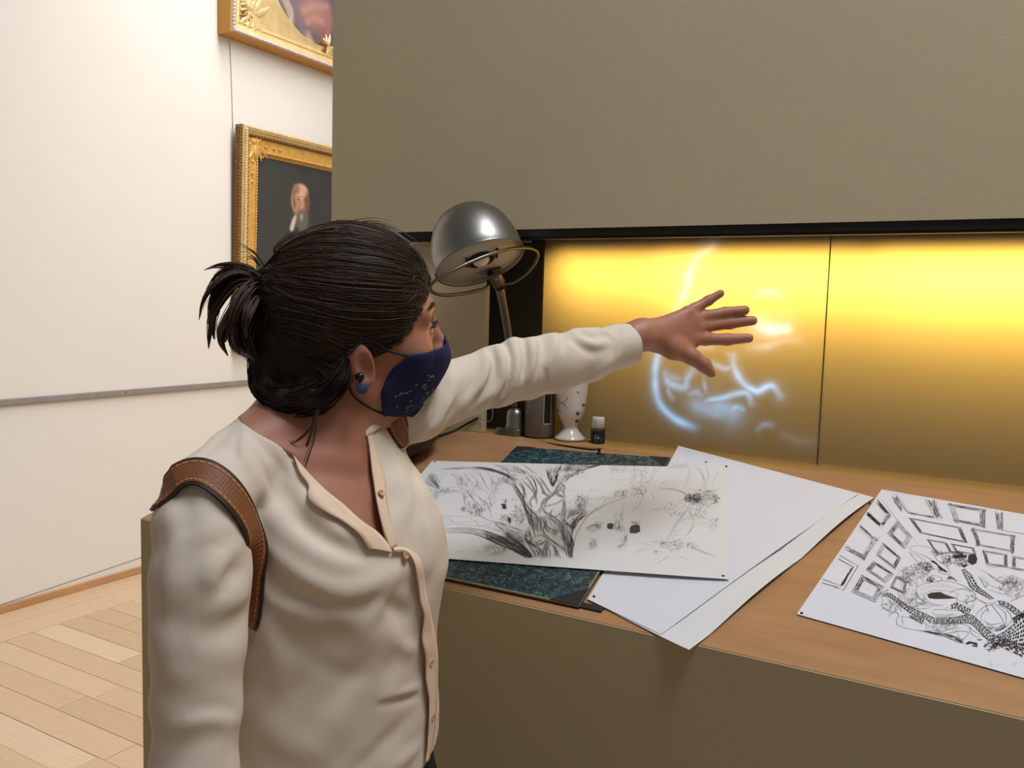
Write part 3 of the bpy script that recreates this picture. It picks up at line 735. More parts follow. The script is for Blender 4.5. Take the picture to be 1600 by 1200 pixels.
# trunk: interlaced limbs
trunk = [[(0,300),(50,400),(100,480),(130,560),(160,640),(180,720)], [(20,290),(80,380),(130,470),(150,560),(200,650),(230,760),(240,860)], [(60,290),(110,340),(130,420),(100,470)], [(90,290),(130,360),(120,440),(150,520),(220,600),(290,680),(310,800)],
 [(110,280),(180,340),(240,420),(260,520)], [(200,215),(240,290),(260,380),(230,470)], [(230,230),(290,300),(330,380),(380,440)], [(150,230),(200,300),(245,400),(190,480),(210,560)], [(280,230),(330,300),(370,360),(400,400)], [(310,380),(340,410),(390,430)], [(250,600),(290,560),(320,480),(380,430),(440,390),(500,310),(540,250)], [(290,620),(310,540),(350,480),(420,430),(480,380),(530,320)],
 [(210,570),(215,680),(230,790)], [(240,590),(235,700),(250,790)], [(255,620),(265,720),(270,800)], [(280,640),(300,740),(290,810)], [(300,640),(340,720),(330,800),(390,870),(480,940),(540,1000)], [(320,640),(400,670),(470,720),(520,770)], [(330,600),(420,640),(510,720),(540,790),(530,860)], [(340,700),(380,760),(440,790),(420,820)], [(340,700),(350,760),(400,800)],
 [(400,430),(340,530),(420,520),(480,500),(540,460)], [(345,535),(330,580),(370,620),(400,610)], [(420,570),(400,610),(410,650),(470,640),(500,610)], [(520,640),(530,560),(540,470)], [(550,470),(552,560),(550,640),(540,710)], [(530,600),(520,700),(515,760)], [(420,820),(470,780),(500,740)], [(420,840),(480,800),(510,790),(540,830),(545,900)],
 [(190,750),(150,800),(135,860),(160,910),(210,980),(250,1070)], [(180,800),(200,860),(190,920),(260,960),(310,1000),(330,1070)], [(210,860),(200,900),(230,940),(300,930),(350,890),(380,880)], [(240,850),(300,840),(340,860),(360,880)], [(260,890),(290,900),(310,890)], [(240,900),(270,930),(320,930)],
 [(380,880),(340,940),(330,1010),(345,1070)], [(400,920),(370,980),(360,1040),(370,1080)], [(410,930),(450,960),(470,1020),(480,1070)], [(400,880),(450,920),(520,960),(560,1010),(570,1060)], [(440,950),(460,1000),(455,1060)], [(390,990),(400,1040),(390,1080)], [(470,1000),(500,1080)], [(255,1000),(280,1030),(275,1070)], [(280,990),(310,1040),(320,1075)], [(230,1000),(260,1060)],
 [(540,720),(580,780),(610,850),(600,960),(600,1075)], [(560,720),(600,740),(640,780),(660,720),(640,660)], [(550,700),(520,790),(540,880),(560,980)], [(630,660),(650,720),(630,800),(620,870)], [(620,860),(640,920),(625,1000),(630,1075)], [(575,800),(590,900),(585,1000),(600,1070)], [(540,850),(550,960),(540,1010)], [(600,1000),(605,1070)],
 [(500,360),(540,400),(550,460)], [(470,370),(500,420),(540,440)], [(440,400),(500,430),(545,450)], [(410,330),(440,290),(470,240)], [(420,420),(470,340),(530,240)], [(500,290),(550,330),(545,400)]]
for L in trunk: 
    K.line(A2(L), .0008)
    for _ in range(4):
        d = RNG.normal(0, 9, 2); G.line(A2([(x+d[0]+RNG.normal(0, 2), y+d[1]+RNG.normal(0, 2)) for x, y in L]), .0005)
for a, b, n in ((trunk[0], trunk[1], 70), (trunk[3], trunk[12], 40), (trunk[26], trunk[46], 50), (trunk[28], trunk[45], 60), (trunk[29], trunk[30], 60), (trunk[16], trunk[18], 40), (trunk[35], trunk[36], 30), (trunk[45], trunk[49], 70)): K.hatch(A2(a), A2(b), n, .0005)
# dark upper boughs right of the trunk
ub = A2([(350,130),(370,220),(400,300),(415,330)]); uc = A2([(510,100),(480,170),(450,260),(425,330)])
K.line(ub, .0008); K.line(uc, .001); K.hatch(ub, uc, 120, .0006); K.line(A2([(400,110),(380,200),(410,300)]), .0008)
ud = A2([(520,105),(640,98),(780,95),(980,98)]); ue = A2([(500,180),(600,160),(720,165),(830,135),(980,98)]); ug = A2([(430,330),(480,260),(560,210),(640,200),(740,180)])
K.line(ud, .0008); K.line(ue, .0008); K.line(ug, .0008); K.hatch(ud, ue, 170, .0006); K.hatch(uc, A2([(520,105),(500,180),(470,260),(430,330)]), 50, .0007)
K.hatch(A2([(560,290),(600,240),(640,215)]), A2([(520,250),(560,215),(640,200)]), 60, .0006); K.line(A2([(560,300),(590,250),(650,215),(740,185)]), .0007); K.scribble(*A2([(640,180)])[0], 16, 5, 50, .0007, 7)
K.line(A2([(100,100),(170,140),(230,185),(280,170)]), .0008); K.line(A2([(0,110),(90,160),(160,205)]), .0008); K.hatch(A2([(0,120),(80,150),(160,190)]), A2([(0,180),(70,190),(130,210)]), 40, .0006)
# right bough: dark underside sweeping up to the right
b1 = A2([(630,1060),(650,900),(700,770),(780,650),(880,570),(1000,510),(1150,460),(1310,400)]); b2 = A2([(560,640),(640,610),(720,605),(800,625),(860,580)])
K.line(b1, .0012); K.line(b2, .0008); K.hatch(A2([(620,860),(660,760),(720,680),(790,630)]), A2([(600,760),(640,690),(700,620),(740,600)]), 120, .0006); K.hatch(A2([(560,650),(620,590),(700,560),(760,560)]), A2([(560,690),(640,640),(740,605),(800,625)]), 80, .0005)
for L in ([(560,360),(650,375),(720,400),(740,440)], [(740,440),(800,460),(900,465),(980,460),(1080,465)], [(800,385),(860,385),(930,368)], [(810,380),(830,360),(840,350)], [(1080,400),(1180,375),(1310,345)], [(1310,345),(1305,395)], [(1080,400),(1060,440),(1100,470)], [(900,460),(960,440),(1060,450)], [(960,500),(980,460),(1060,460)], [(680,400),(690,440),(680,490)], [(700,460),(740,430),(800,450)], [(730,510),(800,520),(860,550),(900,590),(930,540),(970,470)], [(760,560),(800,600),(850,570)], [(560,520),(620,490),(650,470)], [(570,580),(590,610),(610,560)], [(1180,360),(1200,400),(1160,430)]): K.line(A2(L), .0006)
K.scribble(*A2([(720,480)])[0], 9, 9, 60, .0005, 6); K.scribble(*A2([(720,540)])[0], 7, 6, 40, .0005, 5); K.scribble(*A2([(640,590)])[0], 11, 5, 40, .0005, 5); K.scribble(*A2([(1130,420)])[0], 8, 6, 40, .0005, 5)
# right background
for L in ([(10,190),(40,120),(100,95),(200,95),(260,120),(275,170),(250,230)], [(30,200),(60,130),(120,110),(200,105),(245,130),(250,190)], [(0,200),(50,240),(130,235),(200,240)], [(230,320),(290,310),(310,350),(350,380)], [(480,320),(560,318),(660,335),(740,375),(770,420)], [(290,120),(320,200),(300,260),(330,320)], [(300,170),(340,150),(350,130)], [(440,110),(400,220),(380,300)], [(500,100),(440,180),(400,250)], [(480,310),(520,260),(600,230)],
          [(510,120),(560,100),(660,95),(740,110),(760,150),(740,230),(690,300)], [(530,150),(600,115),(690,115),(740,140)], [(790,160),(760,230),(720,310)], [(800,140),(860,150),(890,220),(880,320)], [(810,120),(850,130),(880,160)], [(740,320),(800,330),(900,345),(950,350)], [(910,110),(940,180),(930,260),(900,330)], [(880,180),(910,250),(900,310)], [(960,290),(1000,230),(1030,170)], [(970,380),(1010,340),(1040,310)], [(980,410),(1040,400)], [(860,600),(910,520),(980,460),(1040,440)], [(770,430),(740,510),(660,610),(590,720),(540,800)],
          [(760,500),(690,590),(620,700),(570,780),(545,850)], [(770,490),(780,560),(800,620),(780,690),(730,770)], [(850,640),(800,680),(740,760)], [(750,510),(770,570),(760,640)], [(640,640),(720,600),(760,590)], [(690,700),(640,720),(610,780)], [(840,480),(820,560),(800,590)], [(890,480),(850,540),(820,590)], [(560,860),(600,820),(680,800),(710,850)], [(480,840),(540,830),(560,870)],
          [(360,830),(430,820),(500,825)], [(240,920),(330,890),(420,880)], [(450,1025),(520,985),(580,950)], [(360,1045),(420,1010)], [(40,1010),(120,980)], [(740,840),(850,890),(950,930),(1020,960)], [(790,880),(880,915),(960,945)], [(860,1035),(940,1070)], [(610,890),(650,880),(690,900)], [(160,440),(130,540),(110,600)], [(280,420),(250,500),(220,560)], [(330,390),(300,460),(260,530)], [(860,640),(920,650),(960,680),(1020,600)], [(890,750),(960,720)], [(330,820),(380,850),(460,855)]): G.line(A3(L), .0006)
K.line(A3([(480,325),(560,322),(640,335),(710,360),(760,400)]), .0009); K.line(A3([(410,370),(430,400),(435,420)]), .0008); K.line(A3([(665,950),(720,972),(775,992)]), .0007); K.line(A3([(440,110),(410,190)]), .0005)
K.scribble(*A3([(800,410)])[0], 12, 6, 160, .0007, 6); G.scribble(*A3([(900,400)])[0], 16, 12, 90, .0005, 7); K.scribble(*A3([(880,430)])[0], 9, 4, 24, .0005, 5); K.scribble(*A3([(1015,440)])[0], 4, 3, 20, .0006, 5); K.scribble(*A3([(1015,400)])[0], 4, 3, 16, .0006, 5)
for cx, cy, rx, ry, n in ((280,370,12,5,26), (650,500,18,14,40), (500,520,16,4,20), (850,520,14,12,40), (620,850,14,8,44), (500,830,10,5,24), (760,850,10,6,24), (460,910,6,2,12), (110,130,16,6,30), (690,110,22,5,30), (100,600,10,6,20), (230,220,6,16,24), (330,230,8,18,30), (990,640,8,9,20), (960,370,10,8,30), (300,340,10,8,20)):
    x, y = A3([(cx, cy)])[0]; G.scribble(x, y, rx, ry, n, .0004, 6)
# carriage-like figures on the right
K.poly(A2([(995,725),(1020,715),(1055,720),(1050,770),(1010,775),(990,755)])); K.poly(A2([(1240,745),(1290,730),(1330,740),(1335,800),(1290,820),(1230,815),(1225,775)]))
for cx, cy, rx, ry, n in ((865,760,8,6,60), (1100,745,7,6,44), (850,930,5,8,40), (1170,890,4,9,34), (1290,720,7,3,26), (800,780,4,4,14), (910,730,5,5,16), (1120,960,3,3,12), (1140,770,4,4,16)):
    x, y = A2([(cx, cy)])[0]; K.scribble(x, y, rx, ry, n, .0005, 4)
K.line(A2([(1210,830),(1180,870),(1150,960)]), .0007); K.line(A2([(780,990),(830,960),(870,920)]), .0006)
K.done('ink_drawing', MT['ink_grey'], draw)['kind'] = 'stuff'; G.done('pencil_drawing', MT['ink_soft'], draw)['kind'] = 'stuff'

# ---- giraffe sheet
N = Ink(GOFF+.0011, .72); S2 = Ink(GOFF+.0011, .72)
B4, B5, B6 = crop(1240, 760, 6.0), crop(1400, 760, 7.5), crop(1350, 860, 5.716)
def offp(q, f):
    c = np.mean(np.array(q), 0); return [tuple(c+(np.array(p)-c)*f) for p in q]
def pframe(q, f=.72, dark=(0, 0, 0, 0), w=.0008, rows=1):
    inn = offp(q, f)
    for L in (q, inn, offp(q, (f+1)/2)):
        for i in range(4): N.line([L[i], L[(i+1) % 4]], w, smooth=False, taper=False)
    for i in range(4):
        N.line([q[i], inn[i]], w*.7, smooth=False)
        nn = 16 if not dark[i] else 60
        S2.hatch([q[i], q[(i+1) % 4]], [inn[i], inn[(i+1) % 4]], nn, .0006 if dark[i] else .0004, jit=.1)
        if dark[i]: N.hatch([q[i], q[(i+1) % 4]], [inn[i], inn[(i+1) % 4]], 14, .0007, jit=.1)
pframe(B4([(970,325),(1110,470),(1040,585),(880,440)]), .62, (0, 0, 1, 1)); pframe(B4([(840,530),(1005,670),(950,775),(775,640)]), .72, (1, 1, 0, 0)); pframe(B4([(750,700),(940,820),(860,905),(680,780)]), .66, (1, 0, 0, 1)); pframe(B4([(640,830),(845,940),(765,1085),(548,990)]), .66, (1, 0, 0, 1), .001); pframe(B4([(960,840),(1060,890),(1040,1010),(905,945)]), .72, (0, 0, 1, 0))
for L in ([(785,120),(910,270),(825,390),(685,265)],): 
    N.line(B4(L[:1]+L[1:]), .001, smooth=False, taper=False)
N.hatch(B4([(785,120),(910,270)]), B4([(775,150),(880,265)]), 60, .0009); N.hatch(B4([(825,390),(685,265)]), B4([(820,350),(690,235)]), 90, .0012); N.hatch(B4([(910,270),(825,390)]), B4([(880,265),(815,350)]), 50, .0007); N.line(B4([(775,150),(870,265),(815,350),(700,235)]), .0008, smooth=False)
N.line(B4([(620,360),(740,480),(780,490),(770,520),(680,650),(670,690),(480,585)]), .0009, smooth=False, taper=False); N.line(B4([(600,390),(735,500),(650,640),(490,545)]), .0008, smooth=False); S2.hatch(B4([(480,585),(670,690)]), B4([(490,545),(650,640)]), 70, .0008); S2.hatch(B4([(620,355),(770,480)]), B4([(610,375),(740,490)]), 50, .0008); S2.hatch(B4([(770,500),(670,660)]), B4([(735,500),(650,640)]), 40, .0006); S2.scribble(*B4([(660,660)])[0], 4, 4, 30, .0005, 4); S2.scribble(*B4([(765,490)])[0], 4, 4, 30, .0005, 4)
N.line(B4([(430,645),(605,745),(465,975),(380,945)]), .0012, smooth=False, taper=False); N.line(B4([(415,675),(560,755),(445,930),(275,870)]), .0018, smooth=False, taper=False); N.hatch(B4([(565,750),(460,940)]), B4([(545,755),(440,925)]), 50, .0008); N.line(B4([(260,900),(320,920),(440,950)]), .0016, smooth=False); N.hatch(B4([(260,893),(440,945)]), B4([(262,905),(400,945)]), 30, .001, along=False)
N.line(B4([(800,90),(960,300),(1170,550)]), .0006, smooth=False)
# frames along the top
q = B5([(0,100),(120,290),(450,370),(345,150)]); N.line([q[0], q[1], q[2], q[3]], .001, smooth=False, taper=False); N.line(B5([(30,110),(135,285),(440,350)]), .0007, smooth=False); N.line(B5([(370,150),(480,370)]), .0009, smooth=False)
N.line(B5([(440,150),(480,190),(455,235),(510,260),(490,290),(545,370),(470,385)]), .0008); S2.hatch(B5([(365,150),(470,375)]), B5([(445,150),(530,365)]), 110, .0008); S2.hatch(B5([(120,295),(450,375)]), B5([(120,315),(450,350)]), 70, .0008); N.line(B5([(-40,110),(-10,200),(30,230),(60,290),(120,300)]), .0008); S2.hatch(B5([(-60,110),(50,280)]), B5([(0,100),(100,285)]), 70, .0007); N.line(B4([(840,40),(940,70),(1000,70),(1200,100)]), .0005, smooth=False)
pframe(B5([(150,365),(760,480),(835,660),(280,545)]), .86, (0, 1, 1, 1)); pframe(B5([(615,200),(1045,270),(1040,475),(690,410)]), .72, (1, 1, 1, 0)); pframe(B5([(885,490),(1390,575),(1380,770),(955,690)]), .82, (0, 1, 0, 1)); pframe(B5([(1015,745),(1300,795),(1305,945),(1060,915)]), .76, (0, 1, 0, 1)); pframe(B5([(360,615),(590,655),(660,780),(480,800)]), .78, (0, 1, 0, 0)); pframe(B5([(645,670),(910,720),(940,800),(700,760)]), .8, (1, 0, 0, 0)); pframe(B5([(1365,815),(1640,860),(1640,1010),(1365,965)]), .75, (0, 0, 0, 1))
N.line(B5([(1165,290),(1190,500),(1640,585)]), .0009, smooth=False, taper=False); N.line(B5([(1250,300),(1250,515),(1640,575)]), .0009, smooth=False, taper=False); S2.hatch(B5([(1165,290),(1190,500)]), B5([(1245,300),(1245,515)]), 80, .0008)
for c_ in ((630,210), (1030,285), (1035,470), (700,405), (900,500), (1375,590), (960,685), (1370,765)): N.scribble(*B5([c_])[0], 2.4, 2, 14, .0006, 3)
# animals and props: contours
for L in ([(150,730),(200,700),(300,695),(400,720),(440,770)], [(150,730),(220,770),(330,810),(430,870),(530,950),(640,1010)], [(440,770),(480,860),(560,900),(640,1000)], [(400,870),(480,900),(500,1000),(600,1030),(640,1010)], [(160,760),(200,830),(280,890),(330,830)], [(350,1130),(370,1070),(440,1040),(520,1060),(540,1090),(480,1120)], [(620,780),(680,760),(780,770),(850,800)], [(1080,1020),(1170,1080),(1250,1150)], [(1090,960),(1200,940),(1330,950),(1480,1000)], [(970,1080),(1010,1100),(1060,1130),(1040,1190)], [(960,1060),(1000,1090)], [(1010,1060),(1040,1100)], [(1050,1070),(1070,1110)], [(1180,1100),(1220,1060),(1300,1080),(1360,1040),(1440,1070)], [(1240,1170),(1300,1120),(1400,1130),(1480,1090)], [(130,780),(240,800),(300,850)], [(20,1080),(120,1130),(200,1090),(260,1130)], [(200,1040),(280,1060),(330,1130)]): N.line(B5(L), .0008)
N.hatch(B5([(400,870),(480,920),(520,1000)]), B5([(430,860),(530,950),(620,1010)]), 120, .0009); N.hatch(B5([(230,910),(330,880),(400,880)]), B5([(300,980),(380,990),(470,980)]), 90, .0009); N.hatch(B5([(360,1110),(380,1070),(440,1050)]), B5([(350,1130),(420,1120),(470,1110)]), 60, .0008); N.hatch(B5([(590,1060),(640,1040),(720,1100)]), B5([(610,1100),(660,1090),(710,1120)]), 50, .001, along=False)
N.poly(B5([(850,800),(930,790),(955,850),(940,900),(890,920),(840,880)])); N.poly(B5([(650,830),(700,805),(830,800),(830,830),(700,845)])); N.poly(B5([(760,930),(860,910),(800,950)]))
N.scribble(*B5([(720,790)])[0], 10, 4, 70, .0008, 4); N.scribble(*B5([(760,880)])[0], 11, 6, 70, .0008, 4); N.scribble(*B5([(600,870)])[0], 9, 7, 60, .0007, 5); S2.scribble(*B5([(250,1000)])[0], 24, 10, 110, .0006, 7); S2.scribble(*B5([(1380,1130)])[0], 18, 8, 80, .0006, 6); S2.scribble(*B5([(480,780)])[0], 10, 4, 40, .0006, 5); N.scribble(*B5([(90,1060)])[0], 12, 8, 50, .0005, 6)
# big hat with a dark hollow
hat = [(465,350),(500,310),(600,285),(700,270),(800,285),(900,320),(960,370),(900,350),(840,345)]
N.line(B6(hat), .0009); N.line(B6([(465,350),(480,400),(530,450),(620,485),(710,495)]), .0009); N.line(B6([(540,400),(560,440),(620,475),(700,490)]), .0006); N.line(B6([(545,395),(600,360),(700,355),(800,370),(840,400)]), .0007)
N.poly(B6([(565,395),(600,378),(680,370),(740,400),(830,425),(740,430),(640,432),(580,425)]))
for k in range(26):
    t = k/25; x = 500+t*330; N.line(B6([(x, 320-50*math.sin(t*3)+20), (x+20, 350-30*math.sin(t*3)+10)]), .0004)
for L in ([(740,400),(800,360),(900,340),(980,370),(990,440),(900,460),(830,430),(850,370)], [(830,430),(840,520),(900,560)], [(610,540),(650,525),(740,530),(830,535),(900,545)], [(610,545),(640,570),(740,575),(800,560)], [(620,585),(720,590),(820,570)], [(1000,600),(1010,560),(1080,500),(1180,485),(1270,530),(1320,610),(1270,680),(1180,720),(1080,690),(1010,620)], [(1090,485),(1100,520),(1120,550)], [(1130,490),(1150,500),(1200,560),(1250,640),(1250,690)], [(1110,520),(1060,560),(1040,640)], [(1180,490),(1260,560),(1270,660)], [(1060,620),(1140,660),(1240,640)], [(1010,430),(1080,470),(1100,500)], [(300,600),(290,640),(310,670),(400,700),(520,715)], [(320,590),(420,600),(540,640),(560,700)], [(340,580),(345,640),(360,660)], [(560,660),(600,640),(640,640),(700,660),(820,650),(920,670),(980,720),(1100,790)], [(540,710),(640,730),(740,740),(860,720),(930,730),(920,760),(860,810)], [(600,700),(700,720),(800,690),(860,700)], [(840,740),(860,790),(900,800)], [(940,680),(960,740),(1040,790)], [(150,490),(200,530),(290,550)], [(215,600),(240,570),(290,550),(310,590),(280,600)], [(150,400),(170,450),(150,495)], [(200,420),(240,460),(230,510)], [(270,430),(330,480),(320,540)], [(1090,340),(1180,370),(1250,390),(1270,360)], [(1100,300),(1200,340),(1280,350)], [(1000,420),(1060,460),(1140,470),(1200,450)], [(1300,460),(1380,420),(1440,400)], [(1030,230),(1060,290),(1090,330),(1120,280)], [(1080,150),(1180,130),(1280,155),(1440,180)], [(1040,170),(1110,210),(1180,270),(1240,290)], [(420,270),(470,300),(460,340)], [(420,500),(500,520),(600,510)], [(440,440),(520,480),(640,500)], [(330,400),(420,430),(480,430)]): N.line(B6(L), .0008)
N.hatch(B6([(1080,690),(1180,720),(1270,680)]), B6([(1090,650),(1180,680),(1270,640)]), 60, .0005); N.hatch(B6([(450,710),(600,740),(760,790),(900,840)]), B6([(540,715),(650,735),(800,760),(880,800)]), 90, .0006); N.hatch(B6([(1320,600),(1400,560),(1440,520)]), B6([(1330,650),(1400,600),(1440,590)]), 80, .001)
N.poly(B6([(905,830),(940,810),(1010,825),(1015,850),(960,830),(920,840)])); N.poly(B6([(1000,797),(1060,793),(1040,803)])); N.poly(B6([(960,845),(1010,850),(1015,862),(970,855)]))
N.scribble(*B6([(1140,850)])[0], 12, 7, 70, .0009, 5)
S2.scribble(*B6([(430,440)])[0], 24, 14, 130, .0005, 6); S2.scribble(*B6([(700,680)])[0], 24, 8, 70, .0005, 6); S2.scribble(*B6([(250,500)])[0], 14, 10, 60, .0005, 6); S2.scribble(*B6([(1300,300)])[0], 22, 12, 80, .0006, 6); S2.scribble(*B6([(380,300)])[0], 10, 18, 60, .0005, 6); S2.scribble(*B6([(950,450)])[0], 10, 12, 40, .0005, 6); S2.scribble(*B6([(1340,380)])[0], 14, 8, 50, .0005, 6)
# giraffe necks: rows of dark patches inside a contour
def neck(A, B, nu, nv, heads=()):
    A = catmull(A, 10); B = catmull(B, 10)
    ra = lambda L, t: np.array([np.interp(t, np.linspace(0, 1, len(L)), L[:, 0]), np.interp(t, np.linspace(0, 1, len(L)), L[:, 1])])
    N.line([tuple(p) for p in A[::5]], .0008); N.line([tuple(p) for p in B[::5]], .0008)
    for i in range(nu):
        for j in range(nv):
            tc, vc = (i+.5+.35*(j % 2)+RNG.normal(0, .08))/nu, (j+.5+RNG.normal(0, .05))/nv
            pts = []
            m = 6; ph = RNG.uniform(0, 1)
            for k in range(m):
                an = 2*math.pi*(k+ph)/m; rr = RNG.uniform(.34, .48)
                t, v = min(1, max(0, tc+rr*math.cos(an)/nu)), min(1, max(0, vc+rr*math.sin(an)/nv))
                pts.append(tuple(ra(A, t)*(1-v)+ra(B, t)*v))
            N.poly(pts)
neck(B6([(150,395),(230,380),(330,450),(450,520),(540,560),(620,595)]), B6([(165,410),(230,420),(320,490),(430,570),(520,600),(600,650)]), 22, 3)
neck(B6([(400,580),(480,590),(540,620)]), B6([(400,595),(470,630),(520,660)]), 6, 3)
neck(B6([(615,600),(720,600),(840,590),(950,570),(1040,640),(1180,760),(1429,840)]), B6([(610,655),(720,655),(850,650),(960,660),(1060,760),(1160,830),(1429,960)]), 30, 5)
neck(B6([(1180,760),(1260,720),(1350,640),(1450,540)]), B6([(1200,830),(1290,860),(1380,880),(1460,900)]), 12, 8)
neck(B6([(895,160),(960,220),(1020,320),(1100,380),(1165,430)]), B6([(870,170),(920,270),(960,340),(1060,400),(1130,440)]), 18, 3)
neck(B6([(1190,445),(1280,465),(1390,540),(1440,580)]), B6([(1200,480),(1270,510),(1350,570),(1420,610)]), 10, 4)
neck(B6([(770,490),(830,470),(900,500),(960,530)]), B6([(770,520),(840,520),(890,560),(930,570)]), 7, 3)
for L in ([(100,375),(140,345),(110,340)], [(120,400),(170,375),(220,350)], [(200,370),(215,340)], [(830,480),(815,455)], [(880,490),(895,465)], [(760,500),(720,520)], [(930,520),(965,510)]): N.line(B6(L), .001)
N.done('ink_drawing', MT['ink'], gir)['kind'] = 'stuff'; S2.done('hatching', MT['ink_soft'], gir)['kind'] = 'stuff'
smu = Ink(GOFF+.0011); smu.scribble(*B6([(1130,1010)])[0], 2, 3, 8, .0004, 3); smu.scribble(*B6([(1350,1010)])[0], 1.5, 1.5, 6, .0006, 2); smu.done('smudge', MT['ink_soft'], gir)['kind'] = 'stuff'

# ---- pins in the sheet corners
for (x, y, off, lab) in ((679, 722, DOFF, 'dark pin in the upper corner of the tree drawing nearest the woman'), (1135, 728.5, DOFF-.004, 'dark pin at the upper corner of the tree drawing over the blank sheet'),
                         (1130, 900, DOFF, 'dark pin in the lower corner of the tree drawing'), (928, 932, .004, 'dark pin in the blank sheet beside the black portfolio corner'),
                         (1103, 722, .004, 'tiny dark pin at the upper end of the blank sheets'), (1359, 786, .003, 'tiny dark pin in the sheet corner touching the giraffe drawing'), (1252.5, 958, GOFF+.001, 'dark pin in the lower corner of the giraffe drawing')):
    c = on_slope(x, y, off)
    o = lathe('pin', c-NS*.0006, NS, [(0, .0022), (.0017, .0018), (.0022, .0008), (.0022, 0), (0, 0)], MT['pin'], None, 12)
    tag(o, lab, 'pin', 'pins in the sheet corners')
# ================================================================== PAINTINGS ON THE LEFT WALL
def picture_frame(root, y0, y1, z0, z1, sections, lean=0.0):
    """sections: list of (part name, [(inset, height), ...], material); swept round the rectangle with mitred corners"""
    def pt(y, z, h): return (WX + h + lean*(z-z0)/(z1-z0), y, z)
    for nm, prof, m in sections:
        V = []; F = []; n = len(prof)
        for (cy, cz, sy, sz) in ((y0, z0, 1, 1), (y1, z0, -1, 1), (y1, z1, -1, -1), (y0, z1, 1, -1)):
            for w, h in prof: V.append(pt(cy+sy*w, cz+sz*w, h))
        for c in range(4):
            d = (c+1) % 4
            for k in range(n-1): F.append((c*n+k, d*n+k, d*n+k+1, c*n+k+1))
        o = mesh_obj(nm, V, F, m, root)
        bm = bmesh.new(); bm.from_mesh(o.data); bmesh.ops.recalc_face_normals(bm, faces=bm.faces); bm.to_mesh(o.data); bm.free()
    return pt
def beads(name, root, pts, axis_len, r, m):
    """a row of little egg beads joined into one carved moulding"""
    V = []; F = []
    base = []; seg = 6
    for i in range(4):
        ph = math.pi*(i/3)
        for k in range(seg): base.append((math.sin(ph)*math.cos(2*math.pi*k/seg), math.sin(ph)*math.sin(2*math.pi*k/seg), math.cos(ph)))
    for p, d in pts:
        u, v, a = frame_of(d); n0 = len(V)
        for b in base: V.append(np.asarray(p)+u*b[0]*r+v*b[1]*r+a*b[2]*axis_len)
        for i in range(3):
            for k in range(seg): F.append((n0+i*seg+k, n0+i*seg+(k+1) % seg, n0+(i+1)*seg+(k+1) % seg, n0+(i+1)*seg+k))
    return mesh_obj(name, V, F, m, root, True, kind='stuff')
def rect_row(pt, y0, y1, z0, z1, ins, h, step):
    out = []
    for a, b, fixed in (('y', z0+ins, 0), ('y', z1-ins, 0), ('z', y0+ins, 0), ('z', y1-ins, 0)):
        if a == 'y':
            n = int((y1-y0-2*ins)/step)
            out += [(pt(y0+ins+(k+.5)*step, b, h), (0, 1, .25)) for k in range(n)]
        else:
            n = int((z1-z0-2*ins)/step)
            out += [(pt(b, z0+ins+(k+.5)*step, h), (0, .25, 1)) for k in range(n)]
    return out
def paint_mat(name):
    m = bpy.data.materials.new(name); m.use_nodes = True
    nt = m.node_tree; b = nt.nodes['Principled BSDF']; b.inputs['Roughness'].default_value = .5
    at = nt.nodes.new('ShaderNodeAttribute'); at.attribute_name = 'paint'; nt.links.new(at.outputs['Color'], b.inputs['Base Color'])
    return m
def canvas(root, pt, y0, y1, z0, z1, h, shapes, bg, ny=150, nz=150, inside=None):
    ys = np.linspace(y0, y1, ny); zs = np.linspace(z0, z1, nz)
    Y, Z = np.meshgrid(ys, zs, indexing='ij')
    V = np.array([pt(y, z, h) for y, z in zip(Y.ravel(), Z.ravel())])
    i = np.arange(ny*nz).reshape(ny, nz)
    Q = np.stack([i[:-1, :-1], i[1:, :-1], i[1:, 1:], i[:-1, 1:]], -1).reshape(-1, 4)
    col = np.tile(np.array(lin(bg)), (ny*nz, 1))
    P2 = np.stack([Y.ravel(), Z.ravel()], 1)
    nz_ = (np.sin(P2[:, 0]*31+np.sin(P2[:, 1]*23)*2)*np.sin(P2[:, 1]*37+1)*.10)
    col *= (1+nz_)[:, None]
    for kind, arg, c, soft in shapes:
        if kind == 'ell':
            (cy, cz), ry, rz, an = arg
            d = P2-np.array([cy, cz]); ca, sa = math.cos(an), math.sin(an)
            q = np.sqrt(((d[:, 0]*ca+d[:, 1]*sa)/ry)**2+((-d[:, 0]*sa+d[:, 1]*ca)/rz)**2)
            dist = (q-1)*min(ry, rz)
        else:                                         # brush stroke along a polyline with radius
            L, r = arg; L = catmull(np.array(L), 6); dist = np.full(len(P2), 9.0)
            for a, b in zip(L[:-1], L[1:]):
                ab = b-a; t = np.clip(((P2-a)@ab)/(ab@ab+1e-12), 0, 1)
                dist = np.minimum(dist, np.linalg.norm(P2-a-t[:, None]*ab, axis=1))
            dist -= r
        w = np.clip(.5-dist/(2*soft), 0, 1)[:, None]; w = w*w*(3-2*w)
        col = col*(1-w)+np.array(lin(c))*w
    o = np_obj('canvas', V, Q, paint_mat('oil paint'), root, False)
    a = o.data.color_attributes.new('paint', 'FLOAT_COLOR', 'POINT')
    a.data.foreach_set('color', np.concatenate([col, np.ones((len(col), 1))], 1).astype(np.float32).ravel())
    return o
